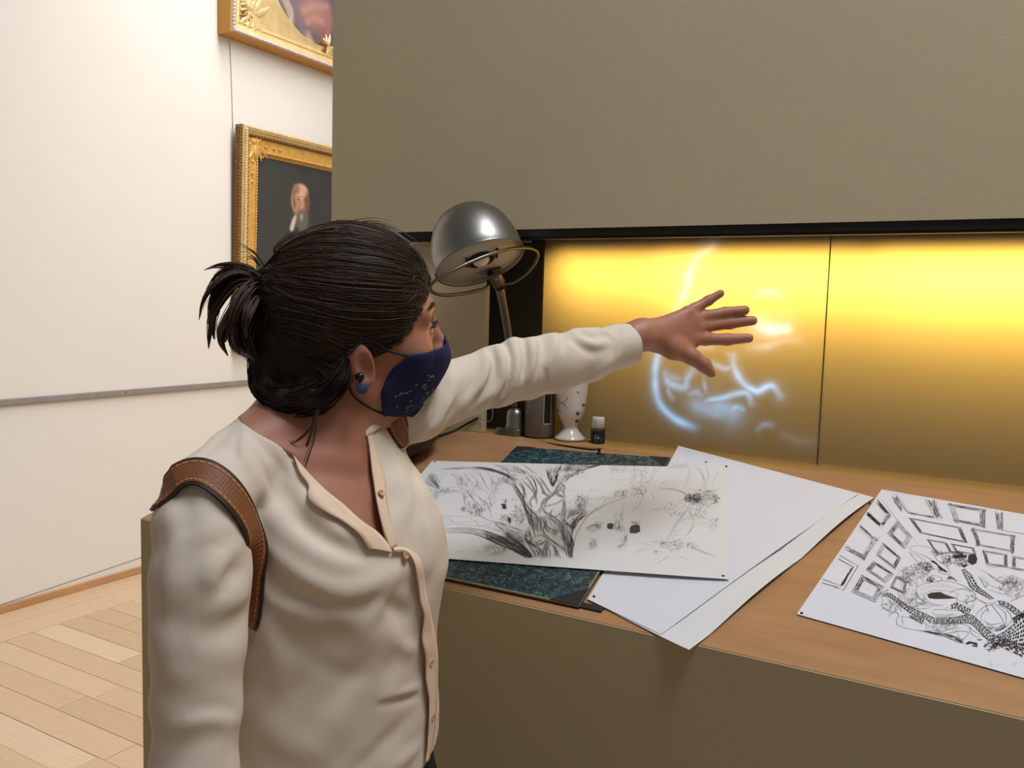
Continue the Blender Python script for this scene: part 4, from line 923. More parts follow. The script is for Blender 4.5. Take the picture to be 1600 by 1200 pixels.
def leafy(name, root, pt, cy, cz, ang, L, h, m, n=5):
    """carved leaf spray: curved lobes fanning from a stem"""
    V = []; F = []
    for k in range(n):
        a = ang + (k-(n-1)/2)*.42; Lk = L*(1-.16*abs(k-(n-1)/2)); n0 = len(V); K_ = 6
        for i in range(K_):
            t = i/(K_-1); w = math.sin(math.pi*(t*.85+.08))*L*.13
            cx = math.cos(a+.5*t*(1 if k > n/2 else -1))*Lk*t; cz_ = math.sin(a+.5*t*(1 if k > n/2 else -1))*Lk*t
            for s, hh in ((-1, 0), (0, .014*math.sin(math.pi*t*.9+.2)), (1, 0)):
                V.append(pt(cy+cx-math.sin(a)*w*s, cz+cz_+math.cos(a)*w*s, h+hh))
        for i in range(K_-1):
            for j in range(2): F.append((n0+i*3+j, n0+i*3+j+1, n0+i*3+3+j+1, n0+i*3+3+j))
    return mesh_obj(name, V, F, m, root, True)

# ---- portrait of a bearded man
y0, y1, z0, z1 = 3.700, 4.93, 1.235, 2.585
pr = empty('portrait_painting', (WX, (y0+y1)/2, z0), 'gilt-framed dark portrait of a bald bearded man on the white wall', 'painting')
sec = [('frame_side', [(0, .002), (0, .055), (.004, .062)], MT['gold_dark']),
       ('outer_moulding', [(.004, .062), (.010, .078), (.020, .084), (.030, .080), (.036, .070), (.046, .066)], MT['gold_pale']),
       ('cove', [(.046, .066), (.056, .052), (.064, .046)], MT['gold_dark']),
       ('frieze', [(.064, .046), (.130, .040)], MT['gold']),
       ('inner_moulding', [(.130, .040), (.136, .046), (.143, .044), (.150, .034), (.162, .022)], MT['gold'])]
pt = picture_frame(pr, y0, y1, z0, z1, sec, lean=.035)
beads('outer_beading', pr, rect_row(pt, y0, y1, z0, z1, .014, .083, .016), .009, .0065, MT['gold_pale'])
beads('cove_beading', pr, rect_row(pt, y0, y1, z0, z1, .052, .060, .026), .014, .009, MT['gold_dark'])
beads('inner_beading', pr, rect_row(pt, y0, y1, z0, z1, .137, .046, .018), .010, .006, MT['gold'])
V = []
side = []
for k in range(int((z1-z0)/.02)):
    for j in range(3): side.append(((WX+.012+.018*j+.035*(k*.02)/(z1-z0), y0+.001, z0+.01+k*.02+.006*(j % 2)), (RNG.normal(0, .4), .2, 1)))
beads('side_carving', pr, side, .010, .0075, MT['gold_dark'])
for cy, cz, sy, sz in ((y0+.105, z1-.105, 1, -1), (y0+.105, z0+.105, 1, 1)):
    for an, L in ((0, .13), (math.pi/2, .13), (math.pi/4+math.pi, .06)):
        leafy('corner_ornament', pr, pt, cy, cz, math.atan2(math.sin(an)*sz, math.cos(an)*sy), L, .045, MT['gold'], 5)
    for t in (.10, .17, .22):
        for q in ((cy+sy*t, cz+.004), (cy-.004, cz+sz*t)):
            u = pt(q[0], q[1], .044)
            lathe('scroll_boss', u, (1, 0, 0), [(.011, 0), (.009, .006), (.004, .009), (0, .0095)], MT['gold'], pr, 10)
def cw(x, y):
    p = on_x(x, y, WX+.045); return (p[1], p[2])
sY = .0075; H = lambda x, y: cw(x, y)
def hell(x, y, rx, ry, c, soft, an=0.0):              # ellipse given by photo pixels
    a = np.array(H(x, y)); b = np.array(H(x+rx, y)); d = np.array(H(x, y+ry))
    return ('ell', (tuple(a), abs(b[0]-a[0]), abs(d[1]-a[1]), an), c, soft)
def hst(L, rpx, c, soft): return ('str', ([H(*q) for q in L], rpx*.0036), c, soft)
shapes = [hell(420, 330, 60, 90, (60, 60, 58), .12), hell(480, 470, 60, 100, (38, 34, 32), .03), hst([(440, 400), (452, 372), (470, 372)], 9, (44, 38, 36), .02),
          hst([(456, 357), (459, 346), (462, 340)], 4.5, (196, 190, 180), .012),
          hell(467, 313, 12.5, 24, (176, 134, 104), .012), hell(470, 300, 10, 12, (206, 166, 134), .012), hell(462, 296, 5, 8, (150, 112, 86), .015), hell(460, 317, 2.2, 5, (150, 104, 82), .006),
          hst([(459, 300), (458, 312), (460, 324)], 1.6, (96, 78, 64), .010), hell(479, 318, 4, 16, (120, 84, 66), .015), hst([(471, 313), (473, 322), (470, 325)], 1.2, (206, 160, 128), .007),
          hst([(464, 312), (468, 311)], .8, (60, 44, 38), .005), hst([(474, 312), (478, 313)], .8, (60, 44, 38), .005), hst([(463, 308), (469, 307.5)], .7, (100, 80, 66), .005), hst([(473, 308), (479, 310)], .7, (100, 80, 66), .005),
          hell(472, 344, 9.5, 17, (104, 96, 82), .018), hst([(465, 331), (469, 328.5), (474, 329)], 1.6, (128, 116, 100), .008), hst([(468, 333), (472, 333)], .7, (110, 66, 58), .005), hell(471, 339, 2.2, 5, (166, 156, 140), .012)]
canvas(pr, pt, y0+.158, y1-.158, z0+.158, z1-.158, .024, shapes, (58, 57, 56), 190, 190)
hw = on_x(361, 190, WX); up = on_x(357, 55, WX)
wire = tube('hanging_wire', [(WX+.004, hw[1]+.01, z1-.02), (WX+.004, hw[1], (hw[2]+up[2])/2), (WX+.004, up[1]+.005, 3.07)], .0014, MT['rail'], pr, 6, 2)

# ---- oval painting above
y0, y1, z0, z1 = 3.600, 5.10, 3.085, 4.80
ov = empty('oval_painting', (WX, (y0+y1)/2, z0), 'gilt-framed painting with an oval opening hanging high on the white wall', 'painting')
sec = [('frame_side', [(0, .002), (0, .105), (.006, .110)], MT['ochre']),
       ('pearl_moulding', [(.006, .110), (.010, .116), (.022, .118), (.028, .112)], MT['silver_leaf']),
       ('cove', [(.028, .112), (.044, .100), (.062, .088), (.072, .084)], MT['gold_pale']),
       ('inner_step', [(.072, .084), (.078, .087), (.086, .084), (.098, .080)], MT['gold_pale'])]
pt = picture_frame(ov, y0, y1, z0, z1, sec, lean=.05)
beads('pearls', ov, rect_row(pt, y0, y1, z0, z1, .016, .118, .021), .0085, .0075, MT['silver_leaf'])
beads('step_beading', ov, rect_row(pt, y0, y1, z0, z1, .080, .087, .016), .007, .0035, MT['gold'])
# spandrel plate with the oval hole: ring of quads from oval to rectangle
cy, cz = (y0+y1)/2, (z0+z1)/2
c0 = np.array([cw(*q) for q in ((505, 70), (430, 20))])
oy, oz = (y1-y0)/2-.19, (z1-z0)/2-.135
V = []; F = []; n = 96
for k in range(n):
    t = 2*math.pi*k/n; c_, s_ = math.cos(t), math.sin(t)
    hy, hz = (y1-y0)/2-.097, (z1-z0)/2-.097
    f = min(hy/abs(c_) if abs(c_) > 1e-6 else 9, hz/abs(s_) if abs(s_) > 1e-6 else 9)
    V += [pt(cy+c_*f, cz+s_*f, .080), pt(cy+c_*(oy+.012), cz+s_*(oz+.012), .078), pt(cy+c_*(oy+.006), cz+s_*(oz+.006), .082), pt(cy+c_*oy, cz+s_*oz, .062)]
for k in range(n):
    d = (k+1) % n
    for j in range(3): F.append((4*k+j, 4*d+j, 4*d+j+1, 4*k+j+1))
mesh_obj('oval_spandrel', V, F, MT['gold_pale'], ov, True)
for x, y, an, L in ((393, 17, 2.5, .10), (393, 17, -.5, .20), (391, 20, -2.3, .09), (388, 8, 1.6, .10), (512, 74, .3, .12), (512, 74, 2.9, .07)):
    p = on_x(x, y, WX+.10); leafy('leaf_ornament', ov, pt, p[1], p[2], an, L, .082, MT['gold_dark'] if L < .095 else MT['gold_pale'], 7)
cw2 = lambda x, y: tuple(on_x(x, y, WX+.07)[1:])
H = cw2
shapes = [hell(470, 0, 55, 40, (118, 104, 112), .10), hell(415, 10, 14, 40, (78, 78, 84), .05), hst([(430, 0), (440, 25), (447, 40), (452, 45)], 8, (150, 130, 118), .03), hst([(447, 0), (455, 20), (457, 36)], 7, (170, 152, 138), .025), hst([(440, 2), (449, 22), (450, 34)], 1.5, (96, 82, 82), .015), hst([(436, 3), (442, 18), (446, 34)], 1.2, (190, 172, 156), .012), hst([(452, 2), (459, 18), (457, 34)], 1.2, (196, 178, 162), .012),
          hell(497, 22, 22, 22, (164, 116, 108), .07), hst([(476, 16), (492, 8), (512, 10)], 5, (178, 138, 128), .04), hst([(482, 34), (494, 28), (506, 34)], 4, (182, 134, 120), .03), hst([(512, 20), (516, 40), (512, 55)], 4, (170, 110, 102), .03), hell(483, 58, 6, 9, (186, 154, 132), .03), hst([(478, 68), (484, 60), (492, 66)], 2, (200, 170, 150), .02), hst([(455, 60), (466, 52), (478, 55)], 5, (110, 94, 104), .05), hst([(500, 48), (506, 60), (500, 66)], 4, (142, 98, 96), .04), hst([(470, 25), (474, 40), (470, 52)], 4, (128, 104, 114), .04)]
canvas(ov, pt, cy-oy-.004, cy+oy+.004, cz-oz-.004, cz+oz+.004, .050, shapes, (88, 82, 88), 150, 170)
# ================================================================== THE WOMAN
def dot(a, b): return np.einsum('ij,j->i', a, b)
def smin(a, b, k):
    h = np.clip(.5+.5*(b-a)/k, 0, 1); return b*(1-h)+a*h-k*h*(1-h)
class SDF:
    def __init__(s): s.ops = []
    def add(s, fn, c, r, k=.02, sub=False): s.ops.append((fn, np.asarray(c, float), r, k, sub)); return s
    def cone(s, a, b, ra, rb, k=.02, sub=False):
        a = np.asarray(a, float); b = np.asarray(b, float); ab = b-a; L = ab@ab
        def f(p):
            h = np.clip(((p-a)@ab)/L, 0, 1)
            return np.linalg.norm(p-a-h[:, None]*ab, axis=1)-(ra+(rb-ra)*h)
        return s.add(f, (a+b)/2, math.sqrt(L)/2+max(ra, rb), k, sub)
    def chain(s, pts, rs, k=.02):
        for i in range(len(pts)-1): s.cone(pts[i], pts[i+1], rs[i], rs[i+1], k if i == 0 else min(k, .010))
        return s
    def ball(s, c, r, k=.02, sub=False):
        c = np.asarray(c, float)
        return s.add(lambda p: np.linalg.norm(p-c, axis=1)-r, c, r, k, sub)
    def ell(s, c, axes, rr, k=.02, sub=False):
        c = np.asarray(c, float); A = np.asarray(axes, float); rr = np.asarray(rr, float)
        def f(p):
            q = (p-c)@A.T
            k0 = np.linalg.norm(q/rr, axis=1); k1 = np.linalg.norm(q/(rr*rr), axis=1)
            return k0*(k0-1)/(k1+1e-9)
        return s.add(f, c, float(max(rr)), k, sub)
    def fold(s, pts, amp, w):
        """ridge (amp>0) or crease (amp<0) along a polyline lying on the cloth"""
        pts = np.asarray(pts, float); c = pts.mean(0); r = np.linalg.norm(pts-c, axis=1).max()+2.2*w
        n = len(pts); 
        def f(p):
            d = np.full(len(p), 9.0); tt = np.zeros(len(p))
            for i in range(n-1):
                a, b = pts[i], pts[i+1]; ab = b-a; t = np.clip(((p-a)@ab)/(ab@ab+1e-12), 0, 1)
                di = np.linalg.norm(p-a-t[:, None]*ab, axis=1); m = di < d
                d[m] = di[m]; tt[m] = ((i+t)/(n-1))[m]
            return amp*np.exp(-(d/w)**2)*np.sin(math.pi*np.clip(tt*.92+.04, 0, 1))**.6
        s.ops.append((f, c, r, 'fold', False)); return s
    def ev(s, p, bc=None, br=0.0):
        d = np.full(len(p), .25)
        for fn, c, r, k, sub in s.ops:
            if k == 'fold':
                if bc is not None:
                    if np.linalg.norm(bc-c) > r+br: continue
                    d -= fn(p)
                else:
                    m = np.linalg.norm(p-c, axis=1) < r
                    if m.any(): d[m] -= fn(p[m])
                continue
            if bc is not None and np.linalg.norm(bc-c) > r+br+k+.05: continue
            v = fn(p)
            d = -smin(-d, v, k) if sub else smin(d, v, k)
        return d
    def mesh(s, lo, hi, h):
        lo = np.asarray(lo, float); B = 12
        nb = np.ceil((np.asarray(hi)-lo)/(h*B)).astype(int)
        N = nb*B+1
        vol = np.full(N, .25, np.float32)
        bi = np.stack(np.meshgrid(*[np.arange(k) for k in nb], indexing='ij'), -1).reshape(-1, 3)
        bc = lo+(bi+.5)*B*h; hd = B*h*.5*math.sqrt(3)
        dc = s.ev(bc)
        g = np.stack(np.meshgrid(*[np.arange(B+1)]*3, indexing='ij'), -1).reshape(-1, 3)*h
        near = np.abs(dc) < hd*1.7+.012
        for b, c, d, nr in zip(bi, bc, dc, near):
            o = b*B; sl = tuple(slice(q, q+B+1) for q in o)
            if nr: vol[sl] = s.ev(lo+o*h+g, c, hd).reshape(B+1, B+1, B+1)
            elif d < 0:
                blk = vol[sl]; blk[blk == .25] = -.1
        return surface_nets(vol, lo, h)
def surface_nets(vol, lo, h):
    ins = vol < 0
    c = np.zeros(tuple(n-1 for n in vol.shape), np.uint8)
    offs = [(i, j, k) for i in (0, 1) for j in (0, 1) for k in (0, 1)]
    for i, j, k in offs: c += ins[i:vol.shape[0]-1+i, j:vol.shape[1]-1+j, k:vol.shape[2]-1+k]
    act = np.argwhere((c > 0) & (c < 8))
    idx = np.full(c.shape, -1, np.int32); idx[act[:, 0], act[:, 1], act[:, 2]] = np.arange(len(act))
    acc = np.zeros((len(act), 3)); cnt = np.zeros(len(act))
    val = {o: vol[act[:, 0]+o[0], act[:, 1]+o[1], act[:, 2]+o[2]] for o in offs}
    for o in offs:
        for ax in range(3):
            if o[ax] == 0:
                o2 = list(o); o2[ax] = 1; o2 = tuple(o2)
                a, b = val[o], val[o2]; m = (a < 0) != (b < 0)
                t = np.where(m, a/(a-b+1e-12), 0)
                pos = np.tile(np.array(o, float), (len(act), 1)); pos[:, ax] += t
                acc[m] += pos[m]; cnt[m] += 1
    V = lo+(act+acc/cnt[:, None])*h
    Q = []
    for ax in range(3):
        a1, a2 = (ax+1) % 3, (ax+2) % 3
        s0 = [slice(None)]*3; s1 = [slice(None)]*3; s0[ax] = slice(0, -1); s1[ax] = slice(1, None)
        e = ins[tuple(s0)] != ins[tuple(s1)]
        E = np.argwhere(e)
        ok = (E[:, a1] > 0) & (E[:, a2] > 0) & (E[:, a1] < c.shape[a1]) & (E[:, a2] < c.shape[a2]); E = E[ok]
        fl_ = ins[E[:, 0], E[:, 1], E[:, 2]]
        def g(d1, d2):
            q = E.copy(); q[:, a1] -= d1; q[:, a2] -= d2; return idx[q[:, 0], q[:, 1], q[:, 2]]
        quad = np.stack([g(1, 1), g(0, 1), g(0, 0), g(1, 0)], 1)
        quad[~fl_] = quad[~fl_][:, ::-1]
        Q.append(quad)
    Q = np.concatenate(Q); Q = Q[(Q >= 0).all(1)]
    return V, Q
def cut(V, Q, g):
    """keep where g>0; slide the border onto g=0"""
    gv = g(V); V = V.copy()
    pos = gv > 0
    keep = pos[Q].any(1); Q = Q[keep]
    used = np.zeros(len(V), bool); used[Q.ravel()] = True
    mv = np.where(used & ~pos)[0]
    if len(mv):
        for _ in range(2):
            p = V[mv]; g0 = g(p); e = 1e-4
            gr = np.stack([(g(p+np.eye(3)[i]*e)-g0)/e for i in range(3)], 1)
            n2 = (gr*gr).sum(1)+1e-6
            step = -(g0/n2)[:, None]*gr
            ln = np.linalg.norm(step, axis=1, keepdims=True); step *= np.minimum(1, .006/(ln+1e-9))
            V[mv] = p+step
    remap = np.full(len(V), -1); remap[used] = np.arange(used.sum())
    return V[used], remap[Q]
def grad(s, p, e=1e-3):
    g = np.stack([s.ev(p+np.eye(3)[i]*e)-s.ev(p-np.eye(3)[i]*e) for i in range(3)], 1)
    return g/(np.linalg.norm(g, axis=1, keepdims=True)+1e-9)
def trace(s, px, off=0.0, D0=.5, D1=2.0):
    """photo pixels -> points where the sight line first meets the surface (with normals)"""
    R_ = np.array([ray(*q) for q in px]); D = np.full(len(R_), D0)
    for _ in range(90):
        d = s.ev(CAM+R_*D[:, None]); D = np.minimum(D+d*.75, D1)
    p = CAM+R_*D[:, None]; n = grad(s, p)
    return p+n*off, n
def poly_sd(q, poly):
    """signed distance (inside positive) of 2D points to a polygon"""
    poly = np.asarray(poly, float); n = len(poly); d = np.full(len(q), 1e9); inside = np.zeros(len(q), bool)
    for i in range(n):
        a, b = poly[i], poly[(i+1) % n]; ab = b-a
        t = np.clip(((q-a)@ab)/(ab@ab+1e-12), 0, 1); d = np.minimum(d, np.linalg.norm(q-a-t[:, None]*ab, axis=1))
        cnd = (a[1] > q[:, 1]) != (b[1] > q[:, 1])
        xi = a[0]+(q[:, 1]-a[1])*(b[0]-a[0])/((b[1]-a[1]) if abs(b[1]-a[1]) > 1e-9 else 1e-9)
        inside ^= cnd & (q[:, 0] < xi)
    return np.where(inside, d, -d)
def proj(p):
    q = p-CAM; z = q@Fv
    return np.stack([800+FPX*(q@Rv)/z, 600-FPX*(q@Uv)/z], 1), z
def ribbon_between(name, sdf, La, Lb, offa, offb, m, parent, n=40, nc=4, th=.0012):
    """cloth strip between two traced photo curves"""
    ra = lambda L: np.stack([np.interp(np.linspace(0, 1, n), np.linspace(0, 1, len(L)), L[:, i]) for i in (0, 1)], 1)
    A = ra(catmull(La, 8)); B = ra(catmull(Lb, 8)); V = []
    for j in range(nc+1):
        t = j/nc
        p, nn = trace(sdf, A*(1-t)+B*t); V.append(p+nn*(offa*(1-t)+offb*t))
    V = np.array(V).reshape(-1, 3)
    i = np.arange(n*(nc+1)).reshape(nc+1, n)
    Q = np.stack([i[:-1, :-1], i[1:, :-1], i[1:, 1:], i[:-1, 1:]], -1).reshape(-1, 4)
    o = np_obj(name, V, Q, m, parent)
    md = o.modifiers.new('thickness', 'SOLIDIFY'); md.thickness = th; md.offset = 0
    return o

woman = empty('person', (-.72, .80, 0), 'woman in a cream blouse and blue face mask reaching her arm towards the lit screen', 'person')
Rh = np.array([math.cos(yaw), math.sin(yaw), 0]); Fh = np.array([-math.sin(yaw), math.cos(yaw), 0]); ZU = np.array([0, 0, 1.0])
# ---- head frame
Hc = P(558, 484, 1.075)
ha, hp, hr = rad(27), rad(3), rad(12)
hf = Rh*math.cos(ha)+Fh*math.sin(ha); hs = np.cross(hf, ZU); hu = ZU
hu2 = hu*math.cos(hr)+hs*math.sin(hr); hs = hs*math.cos(hr)-hu*math.sin(hr); hu = hu2
hf2 = hf*math.cos(hp)+hu*math.sin(hp); hu = hu*math.cos(hp)-hf*math.sin(hp); hf = hf2
HA = np.array([hf, hs, hu])
def HL(x, y, z): return Hc+hf*x+hs*y+hu*z
# ---- torso frame: she stands side-on to the desk
T0 = np.array([-.722, .812, 0]); ta = rad(-4)
TN = np.array([math.cos(ta), math.sin(ta), 0]); TL = np.array([-TN[1], TN[0], 0])
def TT(v, u, z): return T0+TN*v+TL*u+ZU*z
def loft(zs, a, b, cv, cu, grow=0.0):
    zs, a, b, cv, cu = map(np.asarray, (zs, a, b, cv, cu)); zz = np.linspace(zs[0], zs[-1], 80)
    def sm(y):
        v = np.interp(zz, zs, y); k = np.ones(7)/7; return np.convolve(np.pad(v, 3, 'edge'), k, 'valid')
    A, B_, CV, CU = sm(a)+grow, sm(b)+grow, sm(cv), sm(cu)
    def f(p):
        q = p-T0; z = p[:, 2]; i = lambda t: np.interp(z, zz, t)
        x = np.stack([q@TL-i(CU), q@TN-i(CV)], 1); r = np.stack([i(A), i(B_)], 1)
        k0 = np.linalg.norm(x/r, axis=1); k1 = np.linalg.norm(x/(r*r), axis=1)
        d = k0*(k0-1)/(k1+1e-9); d = np.where(k0 < .3, -r.min(1)*.7, d)
        e = np.maximum(zs[0]-z, z-zs[-1])
        return np.maximum(d, e)
    return f, T0+ZU*(zs[0]+zs[-1])/2, (zs[-1]-zs[0])/2+.2
LZS = [.86, .95, 1.02, 1.10, 1.18, 1.25, 1.31, 1.355, 1.39, 1.42]
LA_ = [.165, .155, .140, .142, .150, .158, .160, .135, .090, .062]
LB_ = [.110, .105, .098, .098, .104, .104, .092, .074, .060, .052]
LCV = [-.01, .0, .0, .0, .0, -.002, -.010, -.022, -.028, -.026]
LCU = [0, 0, 0, 0, 0, 0, 0, .004, .006, .004]
SR = TT(-.02, -.165, 1.338); ER = P(306, 1110, .895); WR = TT(.04, -.205, .84)
SLJ = P(636, 652, 1.175); EL = P(785, 586, 1.275); WL = P(1004, 523, 1.40)

# ---- skin: one continuous figure
B = SDF()
B.ell(HL(-.012, 0, .018), HA, (.098, .075, .084), .02)
B.ell(HL(.030, 0, -.045), HA, (.068, .062, .092), .03)
B.ell(HL(.040, 0, -.097), HA, (.040, .044, .032), .03)
B.cone(HL(-.005, .052, -.085), HL(.052, .020, -.106), .018, .015, .03); B.cone(HL(-.005, -.052, -.085), HL(.052, -.020, -.106), .018, .016, .03)
for sg in (1, -1):
    B.ball(HL(.058, sg*.044, -.048), .024, .025)
    B.cone(HL(.086, sg*.012, .002), HL(.070, sg*.045, .003), .011, .010, .015)
    B.ball(HL(.094, sg*.031, -.018), .0150, .012, True); B.ball(HL(.0775, sg*.031, -.020), .0128, .004); B.ell(HL(.0905, sg*.032, -.0235), HA, (.0065, .0115, .0022), .002, True)
B.cone(HL(.093, 0, -.012), HL(.112, 0, -.052), .008, .0115, .016); B.ball(HL(.107, .010, -.057), .009, .008); B.ball(HL(.107, -.010, -.057), .009, .008)
B.cone(HL(.083, .014, -.086), HL(.083, -.014, -.086), .010, .010, .012)
for sg in (1, -1):                                      # ears
    B.ell(HL(-.020, sg*.076, -.050), np.array([hf*.95+hu*.25, hs*.96-hf*.28*sg, hu*.97-hf*.25]), (.019, .010, .032), .008)
    B.ell(HL(-.013, sg*.086, -.050), np.array([hf*.95+hu*.25, hs, hu*.97-hf*.25]), (.009, .008, .017), .006, True)
NB = TT(-.020, .002, 1.385)
B.cone(HL(-.028, 0, -.075), NB, .056, .062, .03)
B.cone(HL(-.010, .03, -.075), TT(.035, -.02, 1.365), .018, .012, .02)   # neck cord
f_, c_, r_ = loft(LZS, LA_, LB_, LCV, LCU); B.add(f_, c_, r_, .03)
B.cone(TT(-.035, -.04, 1.400), SR+ZU*.012, .042, .040, .04); B.cone(TT(-.035, .04, 1.405), SLJ, .036, .034, .04)
B.cone(TT(.040, -.02, 1.352), TT(.010, -.10, 1.368), .009, .009, .02); B.cone(TT(.040, .02, 1.352), TT(.01, .09, 1.370), .009, .009, .02)   # collarbones
for sg in (1, -1): B.ell(TT(.070, sg*.070, 1.225), np.array([TN, TL, ZU]), (.040, .060, .060), .04)
B.chain([SR, ER, WR], [.044, .035, .024], .025); B.chain([SLJ, EL, P(900, 552, 1.335), WL], [.034, .033, .030, .0235], .025)
# left hand, back of the hand to the room, fingers spread
wp_ = P(1004, 523, 1.40)
B.cone(WL, P(1030, 521, 1.415), .0225, .019, .02)
kn = {'p': P(1074, 489, 1.440), 'r': P(1085, 499, 1.445), 'm': P(1088, 512, 1.445), 'i': P(1084, 529, 1.440)}
for k_, ra, rb in (('p', .015, .0105), ('r', .016, .0115), ('m', .0165, .0118), ('i', .017, .0118)):
    B.cone(P(1026, 521 + {'p': -7, 'r': -2, 'm': 2, 'i': 8}[k_], 1.413), kn[k_], ra, rb, .014)
    B.ball(kn[k_]-Fv*.0055, .0068, .008)
fing = [('p', [(1074,489),(1086,481.5),(1107,469.5),(1126,458.5)], [1.440,1.446,1.452,1.452], [.0106,.0090,.0083,.0068]),
        ('r', [(1085,499),(1100,494.5),(1133,488.5),(1164,484.5)], [1.445,1.451,1.458,1.456], [.0112,.0098,.0094,.0080]),
        ('m', [(1088,512),(1104,509.5),(1140,505),(1176,501)], [1.445,1.452,1.460,1.458], [.0116,.0102,.0098,.0082]),
        ('i', [(1084,529),(1102,530),(1136,530.5),(1170,528.5)], [1.440,1.446,1.452,1.450], [.0120,.0106,.0100,.0080])]
for nm, pp, dd_, rr in fing:
    B.chain([P(x, y, d) for (x, y), d in zip(pp, dd_)], rr, .005)
B.chain([P(1028, 532, 1.412), P(1052, 545, 1.414), P(1082, 558, 1.418), P(1100, 570, 1.420), P(1111, 583, 1.421)], [.018, .0165, .0120, .0110, .0080], .012)
B.cone(P(1050, 540, 1.416), P(1076, 540, 1.436), .014, .011, .012)      # web of the thumb
# right hand hangs below the picture, relaxed
hd_ = (WR-ER)/np.linalg.norm(WR-ER); palm = WR+hd_*.06
B.cone(WR, palm, .022, .024, .02)
for k in range(4):
    b0 = palm+TN*(-.024+.016*k)+hd_*.012; L_ = (.062, .076, .080, .066)[k]
    B.chain([b0, b0+hd_*L_*.5+TL*.006, b0+hd_*L_*.85+TL*.022], [.0095, .0085, .0070], .004)
B.chain([WR+hd_*.02+TN*.012, palm+TN*.036, palm+TN*.042+hd_*.036], [.012, .0105, .008], .008)
BV, BQ = B.mesh((-.96, .50, .66), (.10, 1.50, 1.69), .0030)

# ---- blouse
C = SDF()
f_, c_, r_ = loft([.90]+LZS[1:8]+[1.388, 1.405], [.176, .168, .158, .155, .156, .155, .146, .122, .098, .084], [.124, .118, .114, .112, .110, .106, .096, .082, .072, .064], [0, .004, .004, .004, .002, 0, -.008, -.022, -.028, -.028], LCU)
C.add(f_, c_, r_, .03)
for sg in (1, -1): C.ell(TT(.054, sg*.058, 1.225), np.array([TN, TL, ZU]), (.050, .066, .080), .05)
C.cone(TT(-.035, -.045, 1.398), P(325, 772, .935), .044, .044, .02); C.cone(TT(-.035, .035, 1.400), P(652, 640, 1.175), .042, .042, .02)
C.chain([P(326, 782, .93), P(316, 830, .915), P(314, 900, .905), P(310, 1000, .90), P(307, 1100, .895), P(305, 1210, .89), (ER+WR)/2+np.array([0, 0, -.02])], [.0455, .0490, .0500, .0480, .0440, .0430, .040], .02)
C.chain([P(640, 640, 1.175), P(692, 616, 1.215), P(775, 588, 1.27), P(815, 577, 1.295), P(863, 568, 1.32), P(917, 555, 1.35), P(962, 542, 1.38), P(986, 538, 1.39)], [.040, .0435, .0435, .0445, .0445, .0405, .0345, .0335], .02)
BL0 = C
def TR_(L): return trace(BL0, L)[0]
